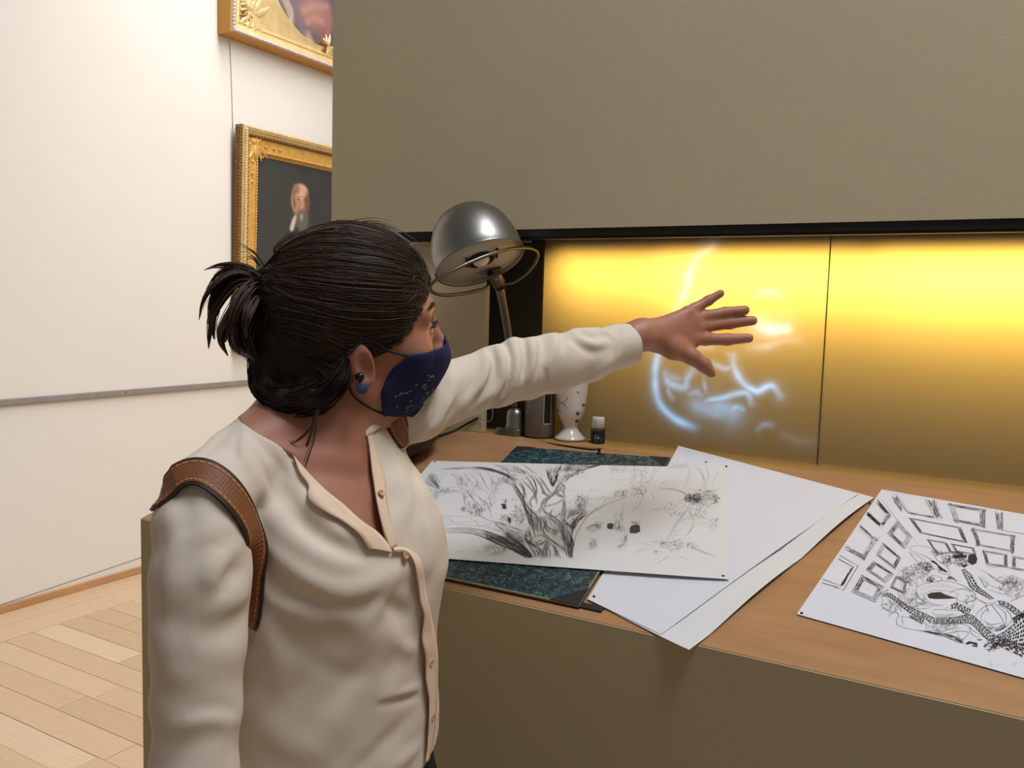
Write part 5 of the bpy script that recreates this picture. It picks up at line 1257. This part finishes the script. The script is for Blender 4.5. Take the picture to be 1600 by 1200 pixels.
folds = [  # (photo polyline, height, width)
 ([(408,838),(440,872),(480,905),(540,922),(600,905),(640,885)], .010, .014), ([(400,862),(440,905),(500,940),(560,950)], -.006, .012),
 ([(395,760),(420,800),(460,845),(520,880),(570,885)], .007, .012), ([(420,740),(450,790),(500,840),(560,868)], -.006, .010), ([(380,690),(400,740),(430,800),(470,850)], .005, .012), ([(440,715),(470,770),(520,820),(570,850)], .006, .010),
 ([(390,940),(440,985),(520,1000),(600,960)], -.005, .022), ([(520,940),(580,985),(620,1010)], .006, .030), ([(590,930),(625,955),(645,960)], -.004, .012), ([(595,1090),(630,1082),(655,1075)], .003, .006), ([(590,1100),(630,1093),(655,1088)], -.003, .006),
 ([(480,1180),(540,1120),(600,1040)], .004, .030), ([(400,1120),(450,1160),(520,1190)], .004, .020), ([(610,1200),(640,1180),(660,1160)], .004, .010), ([(560,1200),(600,1160),(640,1120)], -.003, .012),
 ([(372,672),(369,700),(365,738)], -.0025, .004), ([(371,690),(392,730),(415,790),(440,840)], .004, .008), ([(378,680),(405,715),(440,775),(480,825)], .0035, .007), ([(392,678),(425,712),(465,765)], -.003, .006), ([(366,660),(340,680),(320,700)], .003, .008), ([(358,672),(330,700),(310,718)], -.0025, .006), ([(410,900),(432,925),(470,940)], -.005, .008), ([(405,960),(430,1010),(440,1080)], .004, .014), ([(455,1000),(520,1050),(590,1060)], -.003, .014), ([(600,985),(630,1010),(648,1015)], .004, .010), ([(612,880),(600,930),(570,980)], .004, .012), ([(660,800),(672,850),(668,900)], .003, .010), ([(640,720),(655,770),(640,830)], -.003, .012), ([(610,690),(632,760),(640,820)], .003, .010),
 # near sleeve
 ([(265,790),(270,850),(262,930),(260,1010)], .004, .012), ([(300,775),(275,810),(250,860)], -.004, .010), ([(345,860),(330,890),(345,930)], .005, .012), ([(378,850),(350,870),(335,900)], .006, .010), ([(385,890),(355,905),(345,935)], -.005, .010), ([(390,930),(350,945),(310,960)], .003, .012), ([(380,960),(350,990),(300,1000)], -.003, .014), ([(370,1130),(330,1122),(280,1135)], .003, .010), ([(372,1115),(330,1108),(290,1118)], -.003, .010), ([(300,745),(290,780),(295,840)], -.003, .012), ([(250,1040),(280,1060),(330,1060)], .003, .016),
 # far sleeve: bunched at the elbow
 ([(757,548),(762,570),(752,600),(725,632)], 0.0081, 0.0068), ([(766,546),(771,575),(760,606),(735,640)], -0.0081, 0.0059), ([(778,540),(786,565),(782,600),(752,630)], 0.0108, 0.0068), ([(789,536),(797,565),(790,605),(765,637)], -0.0121, 0.0059), ([(800,528),(807,560),(800,600),(780,634)], 0.0135, 0.0085), ([(816,528),(820,560),(814,590)], -0.0095, 0.0059), ([(830,526),(833,560),(826,600)], 0.0095, 0.0068), ([(848,526),(846,555),(838,590)], -0.0081, 0.0068), ([(868,520),(866,545),(858,570)], 0.0054, 0.0068), ([(880,520),(878,548)], -0.0054, 0.0059), ([(895,514),(905,530),(930,540),(945,536)], 0.0054, 0.0076), ([(890,530),(920,548),(955,545)], -0.0041, 0.0085), ([(930,512),(950,520),(962,530)], 0.0041, 0.0068), ([(905,520),(925,526),(945,523)], -0.0041, 0.0059), ([(850,605),(853,590),(850,575)], -0.0041, 0.0051),
 ([(700,575),(706,610),(690,650),(668,685)], 0.0054, 0.0085), ([(688,600),(685,640),(668,672)], -0.0081, 0.0068), ([(672,640),(666,665),(650,690)], 0.0068, 0.0068), ([(740,560),(742,600),(700,650)], -0.0027, 0.0136), ([(965,508),(968,535),(960,568)], -0.0041, 0.0043), ([(960,560),(930,585),(900,600)], 0.0041, 0.0085)]
CF = SDF(); CF.ops = list(C.ops)
for L, am, w in folds: CF.fold(trace(BL0, [tuple(q) for q in catmull(L, 4)])[0], am, w)
def crumple(p):
    return .0011*np.sin(p[:, 0]*63+3*np.sin(p[:, 2]*31))*np.sin(p[:, 1]*57+2*np.sin(p[:, 0]*41))*np.sin(p[:, 2]*29+1.3)*1.6
CF.ops.append((crumple, np.array([-.4, .9, 1.2]), 2.0, 'fold', False))
V, Q = CF.mesh((-.98, .46, .86), (.02, 1.46, 1.50), .0033)
vneck = [(330, 560), (366, 640), (378, 660), (400, 676), (430, 692), (462, 716), (488, 750), (507, 769), (535, 791), (561, 815), (590, 838), (609, 866), (604, 845), (596, 812), (588, 775), (583, 740), (580, 715), (575, 690), (573, 670), (577, 657), (592, 646), (604, 632), (604, 560)]
cuffN = (P(988, 538, 1.39)-P(917, 555, 1.35)); cuffN /= np.linalg.norm(cuffN); cuffP = P(985, 540, 1.388)
def g_blouse(p):
    q, z = proj(p); a = -poly_sd(q, vneck)*z/FPX
    a = np.where(z > 1.22, .05, a)
    b = (cuffP-p)@cuffN
    b = np.where((p@Rh) > .0, b, .05)
    u = (p-T0)@TL
    e = p[:, 2]-np.clip(.955+.25*u, .93, .995)
    e = np.where(u < -.155, p[:, 2]-.885, e)
    return np.minimum(np.minimum(a, b), e)
V, Q = cut(V, Q, g_blouse)
# the body stays inside the cloth wherever the blouse covers it
for _ in range(3):
    gb = g_blouse(BV); m_ = (gb > .001) & (BV[:, 2] < 1.56); m_[m_] = np.abs(C.ev(BV[m_])) < .035; m_ &= (np.linalg.norm(BV-Hc, axis=1) > .157); d_ = CF.ev(BV[m_]); lim = -.0055*np.clip(gb[m_]/.006, .2, 1)
    push = np.maximum(0, d_-lim)
    BV[m_] -= grad(C, BV[m_])*push[:, None]
body = np_obj('body', BV, BQ, MT['skin'], woman)
blouse = np_obj('blouse', V, Q, MT['blouse'], woman)
md = blouse.modifiers.new('thickness', 'SOLIDIFY'); md.thickness = .0016; md.offset = -1
# turned-back facing, plackets, buttons
ribbon_between('collar_facing', CF, [(455,713),(474,734),(507,769),(535,791),(561,815),(584,831),(600,848),(609,864)], [(457,722),(466,742),(479,762),(483,783),(507,803),(535,821),(556,837),(572,858)], .0045, .0062, MT['facing'], blouse, 60)
ribbon_between('collar_facing', CF, [(567,668),(574,697),(578,732),(583,765),(590,807),(606,860)], [(580,667),(584,697),(591,720),(600,750),(603,790),(618,853)], .0035, .0025, MT['facing'], blouse, 50)
ribbon_between('collar_stand', CF, [(566,662),(578,653),(592,645)], [(569,684),(580,678),(590,668)], .0045, .0035, MT['blouse'], blouse, 16)
ribbon_between('placket', CF, [(608,861),(627,862),(640,880),(645,905),(650,938),(656,960),(652,996),(657,1026),(658,1062),(663,1098),(661,1155),(658,1190)], [(612,856),(632,857),(652,872),(659,893),(662,925),(668,950),(674,984),(676,1010),(677,1050),(678,1098),(674,1150),(667,1188)], .0072, .0030, MT['facing'], blouse, 90, 5)
for L in ((591, 774), (628, 870), (667, 1035), (669, 1120)):
    p, n = trace(CF, [L]); 
    bt = lathe('button', p[0]+n[0]*.0055, n[0], [(0, .0006), (.0022, .0008), (.0030, .0017), (.0042, .0019), (.0048, .0008), (.0044, 0)], MT['button'], blouse, 20)
cuff_ = np.array([ray(0, 0)])
# ---- eyes
for sg in (1, -1):
    c = HL(.0785, sg*.031, -.020); ey = lathe('eye', c, hf, [(.0118*math.sin(t), .0118*-math.cos(t)) for t in np.linspace(0, math.pi, 13)], MT['eye_white'], woman, 20)
    lathe('iris', c+hf*.0102, hf, [(.0055, .0004), (.0045, .0012), (0, .0018)], MT['iris'], ey, 16)
LS = []; 
for sg in (1, -1):
    for k in range(26):
        t = k/25; y = .019+.027*t; b0 = HL(.0915-.010*t*t*1.1, sg*y, -.0135-.004*abs(t-.4)); tip = b0+hf*.008+hu*(.002+.003*RNG.random())+hs*sg*(t-.4)*.008
        LS.append(catmull([b0, (b0+tip)/2-hu*.0012, tip], 3))
LS = np.array(LS); V, Q = tubes_vf(LS, np.tile(np.linspace(.0004, .00012, LS.shape[1]), (len(LS), 1)), 3)
np_obj('eyelashes', V, Q, MT['elastic'], woman, kind='stuff')
BR = []
for sg in (1, -1):
    for k in range(60):
        t = RNG.random(); p0 = HL(.0965-.021*t*t, sg*(.010+.040*t), .006+.006*math.sin(t*2.6)+RNG.normal(0, .0016)); d = hs*sg*.9+hu*.25-hf*.25
        q_ = np.array([p0, p0+d*.005+hf*.0006, p0+d*.010]); BR.append(q_)
BR = np.array(BR)
for _ in range(3):
    f2 = BR.reshape(-1, 3); dd = B.ev(f2); f2 -= grad(B, f2)*(dd-.0006)[:, None]; BR = f2.reshape(BR.shape)
V, Q = tubes_vf(BR, np.tile([.0005, .0005, .0002], (len(BR), 1)), 3); np_obj('eyebrows', V, Q, MT['hair'], woman, kind='stuff')

# ---- face mask, shaped over nose and chin
def mask_pt(u, v, off=0.0):
    cl = catmull([(.118, -.040), (.127, -.062), (.119, -.086), (.102, -.112), (.070, -.139)], 8)
    cx, cz = np.interp(v, np.linspace(0, 1, len(cl)), cl[:, 0]), np.interp(v, np.linspace(0, 1, len(cl)), cl[:, 1])
    sx, sz = np.interp(v, [0, .25, .6, 1], [.046, .028, .010, .020]), np.interp(v, [0, .4, .75, 1], [-.042, -.070, -.102, -.124])
    sy = np.interp(v, [0, .3, .7, 1], [.0655, .0665, .0640, .0520])
    t = abs(u); c = math.cos(t*math.pi/2)**.85; s_ = math.sin(t*math.pi/2)
    pleat = .0012*math.sin(v*math.pi*5)*t
    return HL(sx+(cx-sx)*c+off*c, math.copysign(1, u)*(sy*s_+off*s_), cz*(1-t**1.6)+sz*t**1.6)+hs*math.copysign(1, u)*pleat
V = []; nu, nv = 60, 28
for j in range(nv+1):
    for i in range(nu+1): V.append(mask_pt(-1+2*i/nu, j/nv))
V = np.array(V)
def outside(p, off):
    p = np.array(p, float)
    for _ in range(3): p += grad(B, p)*np.maximum(0, off-B.ev(p))[:, None]
    return p
V = outside(V, .0025)
i = np.arange((nu+1)*(nv+1)).reshape(nv+1, nu+1)
Q = np.stack([i[:-1, :-1], i[1:, :-1], i[1:, 1:], i[:-1, 1:]], -1).reshape(-1, 4)
mk = np_obj('face_mask', V, Q, MT['mask'], woman)
md = mk.modifiers.new('thickness', 'SOLIDIFY'); md.thickness = .002; md.offset = 1
for sg in (1, -1):
    a, b = mask_pt(sg*.995, .02, .001), mask_pt(sg*.995, .97, .001)
    e1_, e2_ = HL(-.012, sg*.080, -.018), HL(-.034, sg*.074, -.045); e3_ = HL(-.028, sg*.078, -.082)
    lp = outside(catmull([a, HL(.022, sg*.074, -.036), e1_, e2_, e3_, HL(-.004, sg*.067, -.105), b], 6), .0012)
    tube('ear_loop', lp, .0013, MT['elastic'], mk, 8, 1)
V = []; F = []
def mstroke(L, w):
    L = catmull(L, 4); n0 = len(V); k = len(L); T = np.gradient(L, axis=0)
    for s_ in (-1, 1):
        for q, t in zip(L, T):
            t = t/(np.linalg.norm(t*np.array([.09, .1]))+1e-9)
            V.append(mask_pt(q[0]-t[1]*w*s_*.5, q[1]+t[0]*w*s_*.5))
    for i_ in range(k-1): F.append((n0+i_, n0+i_+1, n0+k+i_+1, n0+k+i_))
for u0, v0 in ((.25, .16), (.62, .40), (.68, .55), (.55, .68), (.30, .60), (.75, .82), (.40, .84), (.18, .42), (.85, .62), (-.3, .3), (-.5, .6), (-.2, .8)):
    for k in range(2):
        a = RNG.uniform(0, 6.28); mstroke([(u0, v0), (u0+.03*math.cos(a), v0+.02*math.sin(a)), (u0+.06*math.cos(a+.5), v0+.045*math.sin(a+.5))], .0007)
        for q in range(2): 
            uu, vv = u0+RNG.normal(0, .05), v0+RNG.normal(0, .04); mstroke([(uu, vv), (uu+.010, vv+.006), (uu+.02, vv)], .0011)
V = outside(V, .0025); V = V+grad(B, V)*.0026
mesh_obj('gold_print', V, F, MT['gold_print'], mk, kind='stuff')

# ---- earring
e0 = P(562, 589, 1.000)
er = lathe('earring', e0, -Fv, [(0, .004), (.003, .0035), (.0052, .001), (.0055, -.001), (.004, -.004), (0, -.0045)], MT['ear_stud'], woman, 20)
lathe('drop_disc', P(565.5, 606, 1.002), -(Fv*.95-Rv*.3), [(0, .0022), (.0062, .0020), (.0074, .0010), (.0074, -.001), (.006, -.002), (0, -.0022)], MT['ear_disc'], er, 28)
tube('jump_ring', [P(563, 594, 1.002), P(564, 597, 1.001), P(565, 600, 1.002)], .0009, MT['steel_dark'], er, 6, 3)

# ---- hair
tie = P(409, 455, 1.045)
Hh = SDF()
Hh.ell(HL(-.010, 0, .014), HA, (.1060, .082, .0940), .015); Hh.ell(HL(-.050, 0, -.012), HA, (.062, .070, .080), .02)
Hh.cone(HL(-.075, 0, .01), tie, .050, .020, .02)
Hh.cone(HL(-.065, .028, -.075), HL(-.085, 0, -.05), .032, .04, .03)
Hh.ell(HL(.112, 0, -.075), HA, (.094, .108, .118), .010, True)
Hh.ball(HL(-.014, .094, -.054), .031, .010, True); Hh.ball(HL(-.014, -.094, -.054), .031, .010, True)
Hh.ell(HL(.020, .06, -.135), HA, (.062, .06, .062), .02, True); Hh.ell(HL(.020, -.06, -.135), HA, (.062, .06, .062), .02, True)
swag = [P(545, 548, 1.015), P(528, 590, 1.010), P(490, 620, 1.010), P(445, 626, 1.015), P(412, 606, 1.025), P(409, 565, 1.030), P(420, 515, 1.035)]
Hh.chain(swag, [.007, .011, .018, .016, .012, .012, .020], .02)
HS = SDF(); HS.ops = list(Hh.ops)
def grooves(p):
    q = (p-Hc)@HA.T; ang = np.arctan2(q[:, 2]+.02, q[:, 1]+.0001); rr = np.arctan2(np.hypot(q[:, 1], q[:, 2]), q[:, 0]+.12)
    return .0010*np.sin(ang*34+3*np.sin(rr*5))+.0008*np.sin(ang*71+rr*9)
HS.ops.append((grooves, Hc, .4, 'fold', False))
V, Q = HS.mesh(Hc-.20, Hc+.17, .0028)
hair = np_obj('hair', V, Q, MT['hair'], woman)
def settle(paths, off):
    f2 = paths.reshape(-1, 3).copy(); off = np.broadcast_to(off, paths.shape[:2]).reshape(-1)
    for _ in range(5):
        d = Hh.ev(f2); f2 -= grad(Hh, f2)*(d-off)[:, None]*.9
    return f2.reshape(paths.shape)
qv = (V-Hc)@HA.T                                        # strands start anywhere on the combed cap, densest along the hairline
okv = np.where((qv[:, 0] > -.05) & (qv[:, 2] > -.055-.5*np.maximum(0, -qv[:, 0])))[0]
wv_ = 1+6*np.exp(-((np.abs(Hh.ev(V[okv]+hf*.012)) > .009)*1.0)*0)*(qv[okv, 0] > .02)
starts = V[RNG.choice(okv, 2400, p=wv_/wv_.sum())]
t = np.linspace(0, 1, 12)[None, :, None]
mid = Hc + (starts+tie)/2*0 + ((starts+tie)/2-Hc)*1.25 - hu*.004
paths = (1-t)**2*starts[:, None]+2*t*(1-t)*mid[:, None]+t*t*tie[None, None]
lift = (np.abs(RNG.normal(.0008, .0011, (len(paths), 1))))*np.ones((1, 12))
paths = settle(paths, lift*.8+.0002)
rads = np.tile(np.linspace(.0006, .0006, 12), (len(paths), 1)); rads[:, 0] = .0002
V, Q = tubes_vf(paths, rads, 3); np_obj('combed_strands', V, Q, MT['hair_top'], hair, kind='stuff')
# strands of the low swag
sw = catmull(swag, 4); nP = []
for k in range(260):
    o = RNG.normal(0, 1, 3); o /= np.linalg.norm(o); rr = np.interp(np.linspace(0, 1, len(sw)), np.linspace(0, 1, 7), [.006, .015, .020, .017, .013, .013, .020])*RNG.uniform(.8, 1.12)
    tw = np.array([math.sin(k+.25*i) for i in range(len(sw))])*.15
    nP.append(sw+o[None]*rr[:, None]*(1+tw[:, None]))
nP = np.array(nP); V, Q = tubes_vf(nP, np.tile(np.linspace(.0008, .0008, nP.shape[1]), (len(nP), 1)), 3); np_obj('swag_strands', V, Q, MT['hair'], hair, kind='stuff')
# ponytail: clumps spraying out of the tie
clumps = [  # photo polyline, depth, spread, number, width at root
 ([(412,452),(385,418),(345,414),(318,422)], 1.02, 5, 26), ([(412,455),(378,425),(340,440),(318,470),(311,500)], 1.01, 4, 90), ([(412,458),(375,440),(338,480),(328,520),(326,545)], 1.02, 5, 170), ([(412,462),(378,465),(352,505),(344,530),(356,556)], 1.0, 6, 190), ([(412,465),(385,480),(362,520),(372,548),(398,562)], 1.0, 6, 190),
 ([(412,468),(395,490),(380,520),(390,552),(410,585)], 1.02, 10, 190), ([(414,468),(405,500),(400,530),(412,565),(425,600)], 1.04, 11, 160), ([(416,466),(420,500),(424,540),(420,580)], 1.03, 10, 140), ([(412,455),(390,432),(362,432),(340,455),(332,500),(335,530)], 1.03, 9, 150), ([(412,458),(392,445),(372,470),(362,500),(352,535)], .99, 8, 120), ([(415,450),(395,425),(365,420),(340,428),(322,452)], 1.04, 5, 40), ([(414,462),(396,470),(384,500),(384,530)], .985, 8, 110)]
nP = []; nR = []
for L, dm, sp, n in clumps:
    Cc = catmull(L, 5); 
    tt = np.linspace(0, 1, 14); Cc = np.stack([np.interp(tt, np.linspace(0, 1, len(Cc)), Cc[:, i]) for i in (0, 1)], 1)
    for k in range(n):
        o = RNG.normal(0, 1, 2); dz = RNG.normal(0, .010); wv = np.sin(math.pi*np.clip(tt*.85+.12, 0, 1))
        ln = RNG.uniform(.80, 1.03)
        t2 = np.clip(tt*ln, 0, 1); X = np.interp(t2, tt, Cc[:, 0]); Y = np.interp(t2, tt, Cc[:, 1])
        D = 1.045+(dm-1.045)*np.sin(math.pi*.5*tt)+dz*wv
        nP.append([P(x+o[0]*sp*w*.62, y+o[1]*sp*w*.5, d) for x, y, d, w in zip(X, Y, D, wv)])
        nR.append(np.interp(tt, [0, .6, 1], [.0009, .0008, .00015])*RNG.uniform(.7, 1.2))
V, Q = tubes_vf(np.array(nP), np.array(nR), 3); np_obj('ponytail', V, Q, MT['hair_top'], hair, kind='stuff')
lathe('hair_tie', tie-hf*.004, -hf, [(.016, -.006), (.021, -.005), (.0225, 0), (.021, .005), (.016, .006)], MT['elastic'], hair, 24)
# loose flyaway hairs
fl_ = [([(490,640),(488,670),(478,700),(463,722)], 1.0, 10, 1.6), ([(500,640),(485,668),(462,690),(437,692)], .99, 5, 1.5), ([(495,640),(492,680),(482,712),(470,745)], .99, 5, 1.5), ([(440,424),(454,392),(484,370),(522,357)], 1.04, 14, 4), ([(420,430),(400,400),(385,390),(365,378)], 1.03, 4, 2.5), ([(560,350),(600,356),(640,380),(664,408)], 1.06, 12, 4), ([(500,362),(540,352),(585,348),(620,358)], 1.06, 12, 4),  ([(405,415),(390,400),(375,405)], 1.03, 5, 4), ([(440,398),(430,390),(445,376),(470,362)], 1.04, 10, 4)]
nP = []; nR = []
for L, dm, n, sp in fl_:
    Cc = catmull(L, 5); tt = np.linspace(0, 1, 12); Cc = np.stack([np.interp(tt, np.linspace(0, 1, len(Cc)), Cc[:, i]) for i in (0, 1)], 1)
    for k in range(n):
        o = RNG.normal(0, sp, 2); nP.append([P(x+o[0]*(.3+w), y+o[1]*(.3+w), dm) for (x, y), w in zip(Cc, np.linspace(0, 1, 12))]); nR.append(np.interp(tt, [0, .5, 1], [.0006, .0005, .0001]))
V, Q = tubes_vf(np.array(nP), np.array(nR), 3); np_obj('loose_hairs', V, Q, MT['hair_top'], hair, kind='stuff')

# ---- trousers and shoes (mostly below the picture)
Tz = SDF()
f_, c_, r_ = loft([.80, .88, .95, 1.015], [.172, .170, .156, .146], [.118, .118, .110, .104], [-.005, -.005, 0, 0], [0, 0, 0, 0]); Tz.add(f_, c_, r_, .03)
for sg in (1, -1): Tz.chain([TT(0, sg*.085, .84), TT(.012, sg*.088, .48), TT(-.01, sg*.090, .09)], [.086, .060, .046], .04)
V, Q = Tz.mesh((-.95, .55, .03), (-.5, 1.08, 1.04), .008)
tr_ = np_obj('trousers', V, Q, MT['trouser'], woman)
bpts = [TT(.108*math.cos(a), .150*math.sin(a), .998) for a in np.linspace(0, 2*math.pi, 40, endpoint=False)]
tube('belt', bpts, .009, MT['leather_edge'], tr_, 8, 2, closed=True)
for sg in (1, -1):
    S_ = SDF(); S_.cone(TT(-.055, sg*.090, .040), TT(.15, sg*.100, .030), .038, .030, .02); S_.cone(TT(-.03, sg*.09, .06), TT(.06, sg*.095, .05), .036, .034, .02)
    S_.add(lambda p: p[:, 2]*-1+.002, TT(0, 0, 0), 9.0, .004, False) if False else None
    V, Q = S_.mesh(TT(-.13, sg*.09-.10, -.02), TT(.22, sg*.09+.12, .12), .006); V[:, 2] = np.maximum(V[:, 2], .0015)
    np_obj('shoe', V, Q, MT['leather_edge'], woman)

# ---- backpack: tan straps over both shoulders, bag on her back
bagc = TT(-.20, .01, 1.20)
bag = empty('backpack', TT(-.21, .01, .98), 'backpack worn by the woman, with dark-edged tan leather straps over her shoulders', 'backpack')
BG = SDF(); BG.ell(TT(-.185, .015, 1.165), np.array([TN, TL, ZU]), (.052, .105, .150), .02); BG.ell(TT(-.215, .015, 1.12), np.array([TN, TL, ZU]), (.035, .085, .09), .02)
V, Q = BG.mesh(TT(-.30, -.16, .96), TT(-.10, .17, 1.36), .006)
V, Q = V, Q
np_obj('bag_body', V, Q, MT['leather'], bag)
def strap(path, normals, w, nm='strap'):
    p = np.asarray(path); n = np.asarray(normals); T = np.gradient(p, axis=0); T /= np.linalg.norm(T, axis=1, keepdims=True)
    S_ = np.cross(n, T); S_ /= np.linalg.norm(S_, axis=1, keepdims=True)
    def strip(name, a, b, off, th, m, parent):
        V = []
        for o_ in (off, off+th):
            for s_ in (a, b): V.append(p+S_*s_*w+n*o_)
        V = np.array(V); K_ = len(p)                    # 4 rails
        F = []; idx = lambda r, i_: r*K_+i_
        for i_ in range(K_-1):
            for r0_, r1_ in ((0, 1), (1, 3), (3, 2), (2, 0)): F.append((idx(r0_, i_), idx(r0_, i_+1), idx(r1_, i_+1), idx(r1_, i_)))
        return mesh_obj(name, V.reshape(-1, 3), F, m, parent, False)
    s0 = strip(nm, -.42, .42, .0008, .0042, MT['leather'], bag)
    strip('strap_edging', -.52, -.40, .0002, .0040, MT['leather_edge'], s0); strip('strap_edging', .40, .52, .0002, .0040, MT['leather_edge'], s0)
    for sd in (-.34, .34):
        V = []; F = []
        L = np.concatenate([[0], np.cumsum(np.linalg.norm(np.diff(p, axis=0), axis=1))]); x = .002
        while x < L[-1]-.006:
            n0 = len(V)
            for xx in (x, x+.0042):
                q = np.array([np.interp(xx, L, p[:, i_]) for i_ in range(3)]); sN = np.array([np.interp(xx, L, S_[:, i_]) for i_ in range(3)]); nN = np.array([np.interp(xx, L, n[:, i_]) for i_ in range(3)])
                for e_ in (-.0006, .0006): V.append(q+sN*(sd*w+e_)+nN*.0056)
            F.append((n0, n0+1, n0+3, n0+2)); x += .0062
        mesh_obj('stitching', V, F, MT['stitch'], s0, kind='stuff')
    return s0
pp, nn = trace(CF, [tuple(q) for q in catmull([(279, 750), (290, 741), (306, 737), (325, 741), (345, 755), (366, 783), (382, 815), (392, 850), (397, 885), (397, 915), (394, 945), (391, 962)], 6)], .002)
k_ = np.ones(5)/5; sm3 = lambda A: np.stack([np.convolve(np.pad(A[:, i], 2, 'edge'), k_, 'valid') for i in range(3)], 1)
for _ in range(14): nn = sm3(nn); pp[2:-2] = sm3(pp)[2:-2]
nn /= np.linalg.norm(nn, axis=1, keepdims=True)
for _ in range(3): pp += nn*np.maximum(0, .003-CF.ev(pp))[:, None]
for _ in range(3): pp[2:-2] = sm3(pp)[2:-2]
pp = np.vstack([pp, [pp[-1]+Fv*.010*k+(-Uv)*.008*k-Rv*.004*k for k in (1, 2, 3, 4)]]); nn = np.vstack([nn, [nn[-1]]*4])
# the back half runs down to the bag
tail = catmull([pp[0], pp[0]+np.array([-.035, .01, -.03]), TT(-.15, -.10, 1.30), TT(-.155, -.075, 1.24)], 6)
tn = np.array([[-.6, -.2, .75]]*len(tail)); tn = tn*np.linspace(0, 1, len(tail))[:, None]+nn[0]*np.linspace(1, 0, len(tail))[:, None]; tn /= np.linalg.norm(tn, axis=1, keepdims=True)
strap(np.vstack([tail[::-1][:-1], pp]), np.vstack([tn[::-1][:-1], nn]), .030)
pp, nn = trace(CF, [tuple(q) for q in catmull([(604, 634), (612, 650), (619, 668), (625, 686), (629, 700)], 6)], .002)
nn = sm3(nn); nn /= np.linalg.norm(nn, axis=1, keepdims=True)
strap(sm3(pp), nn, .030)
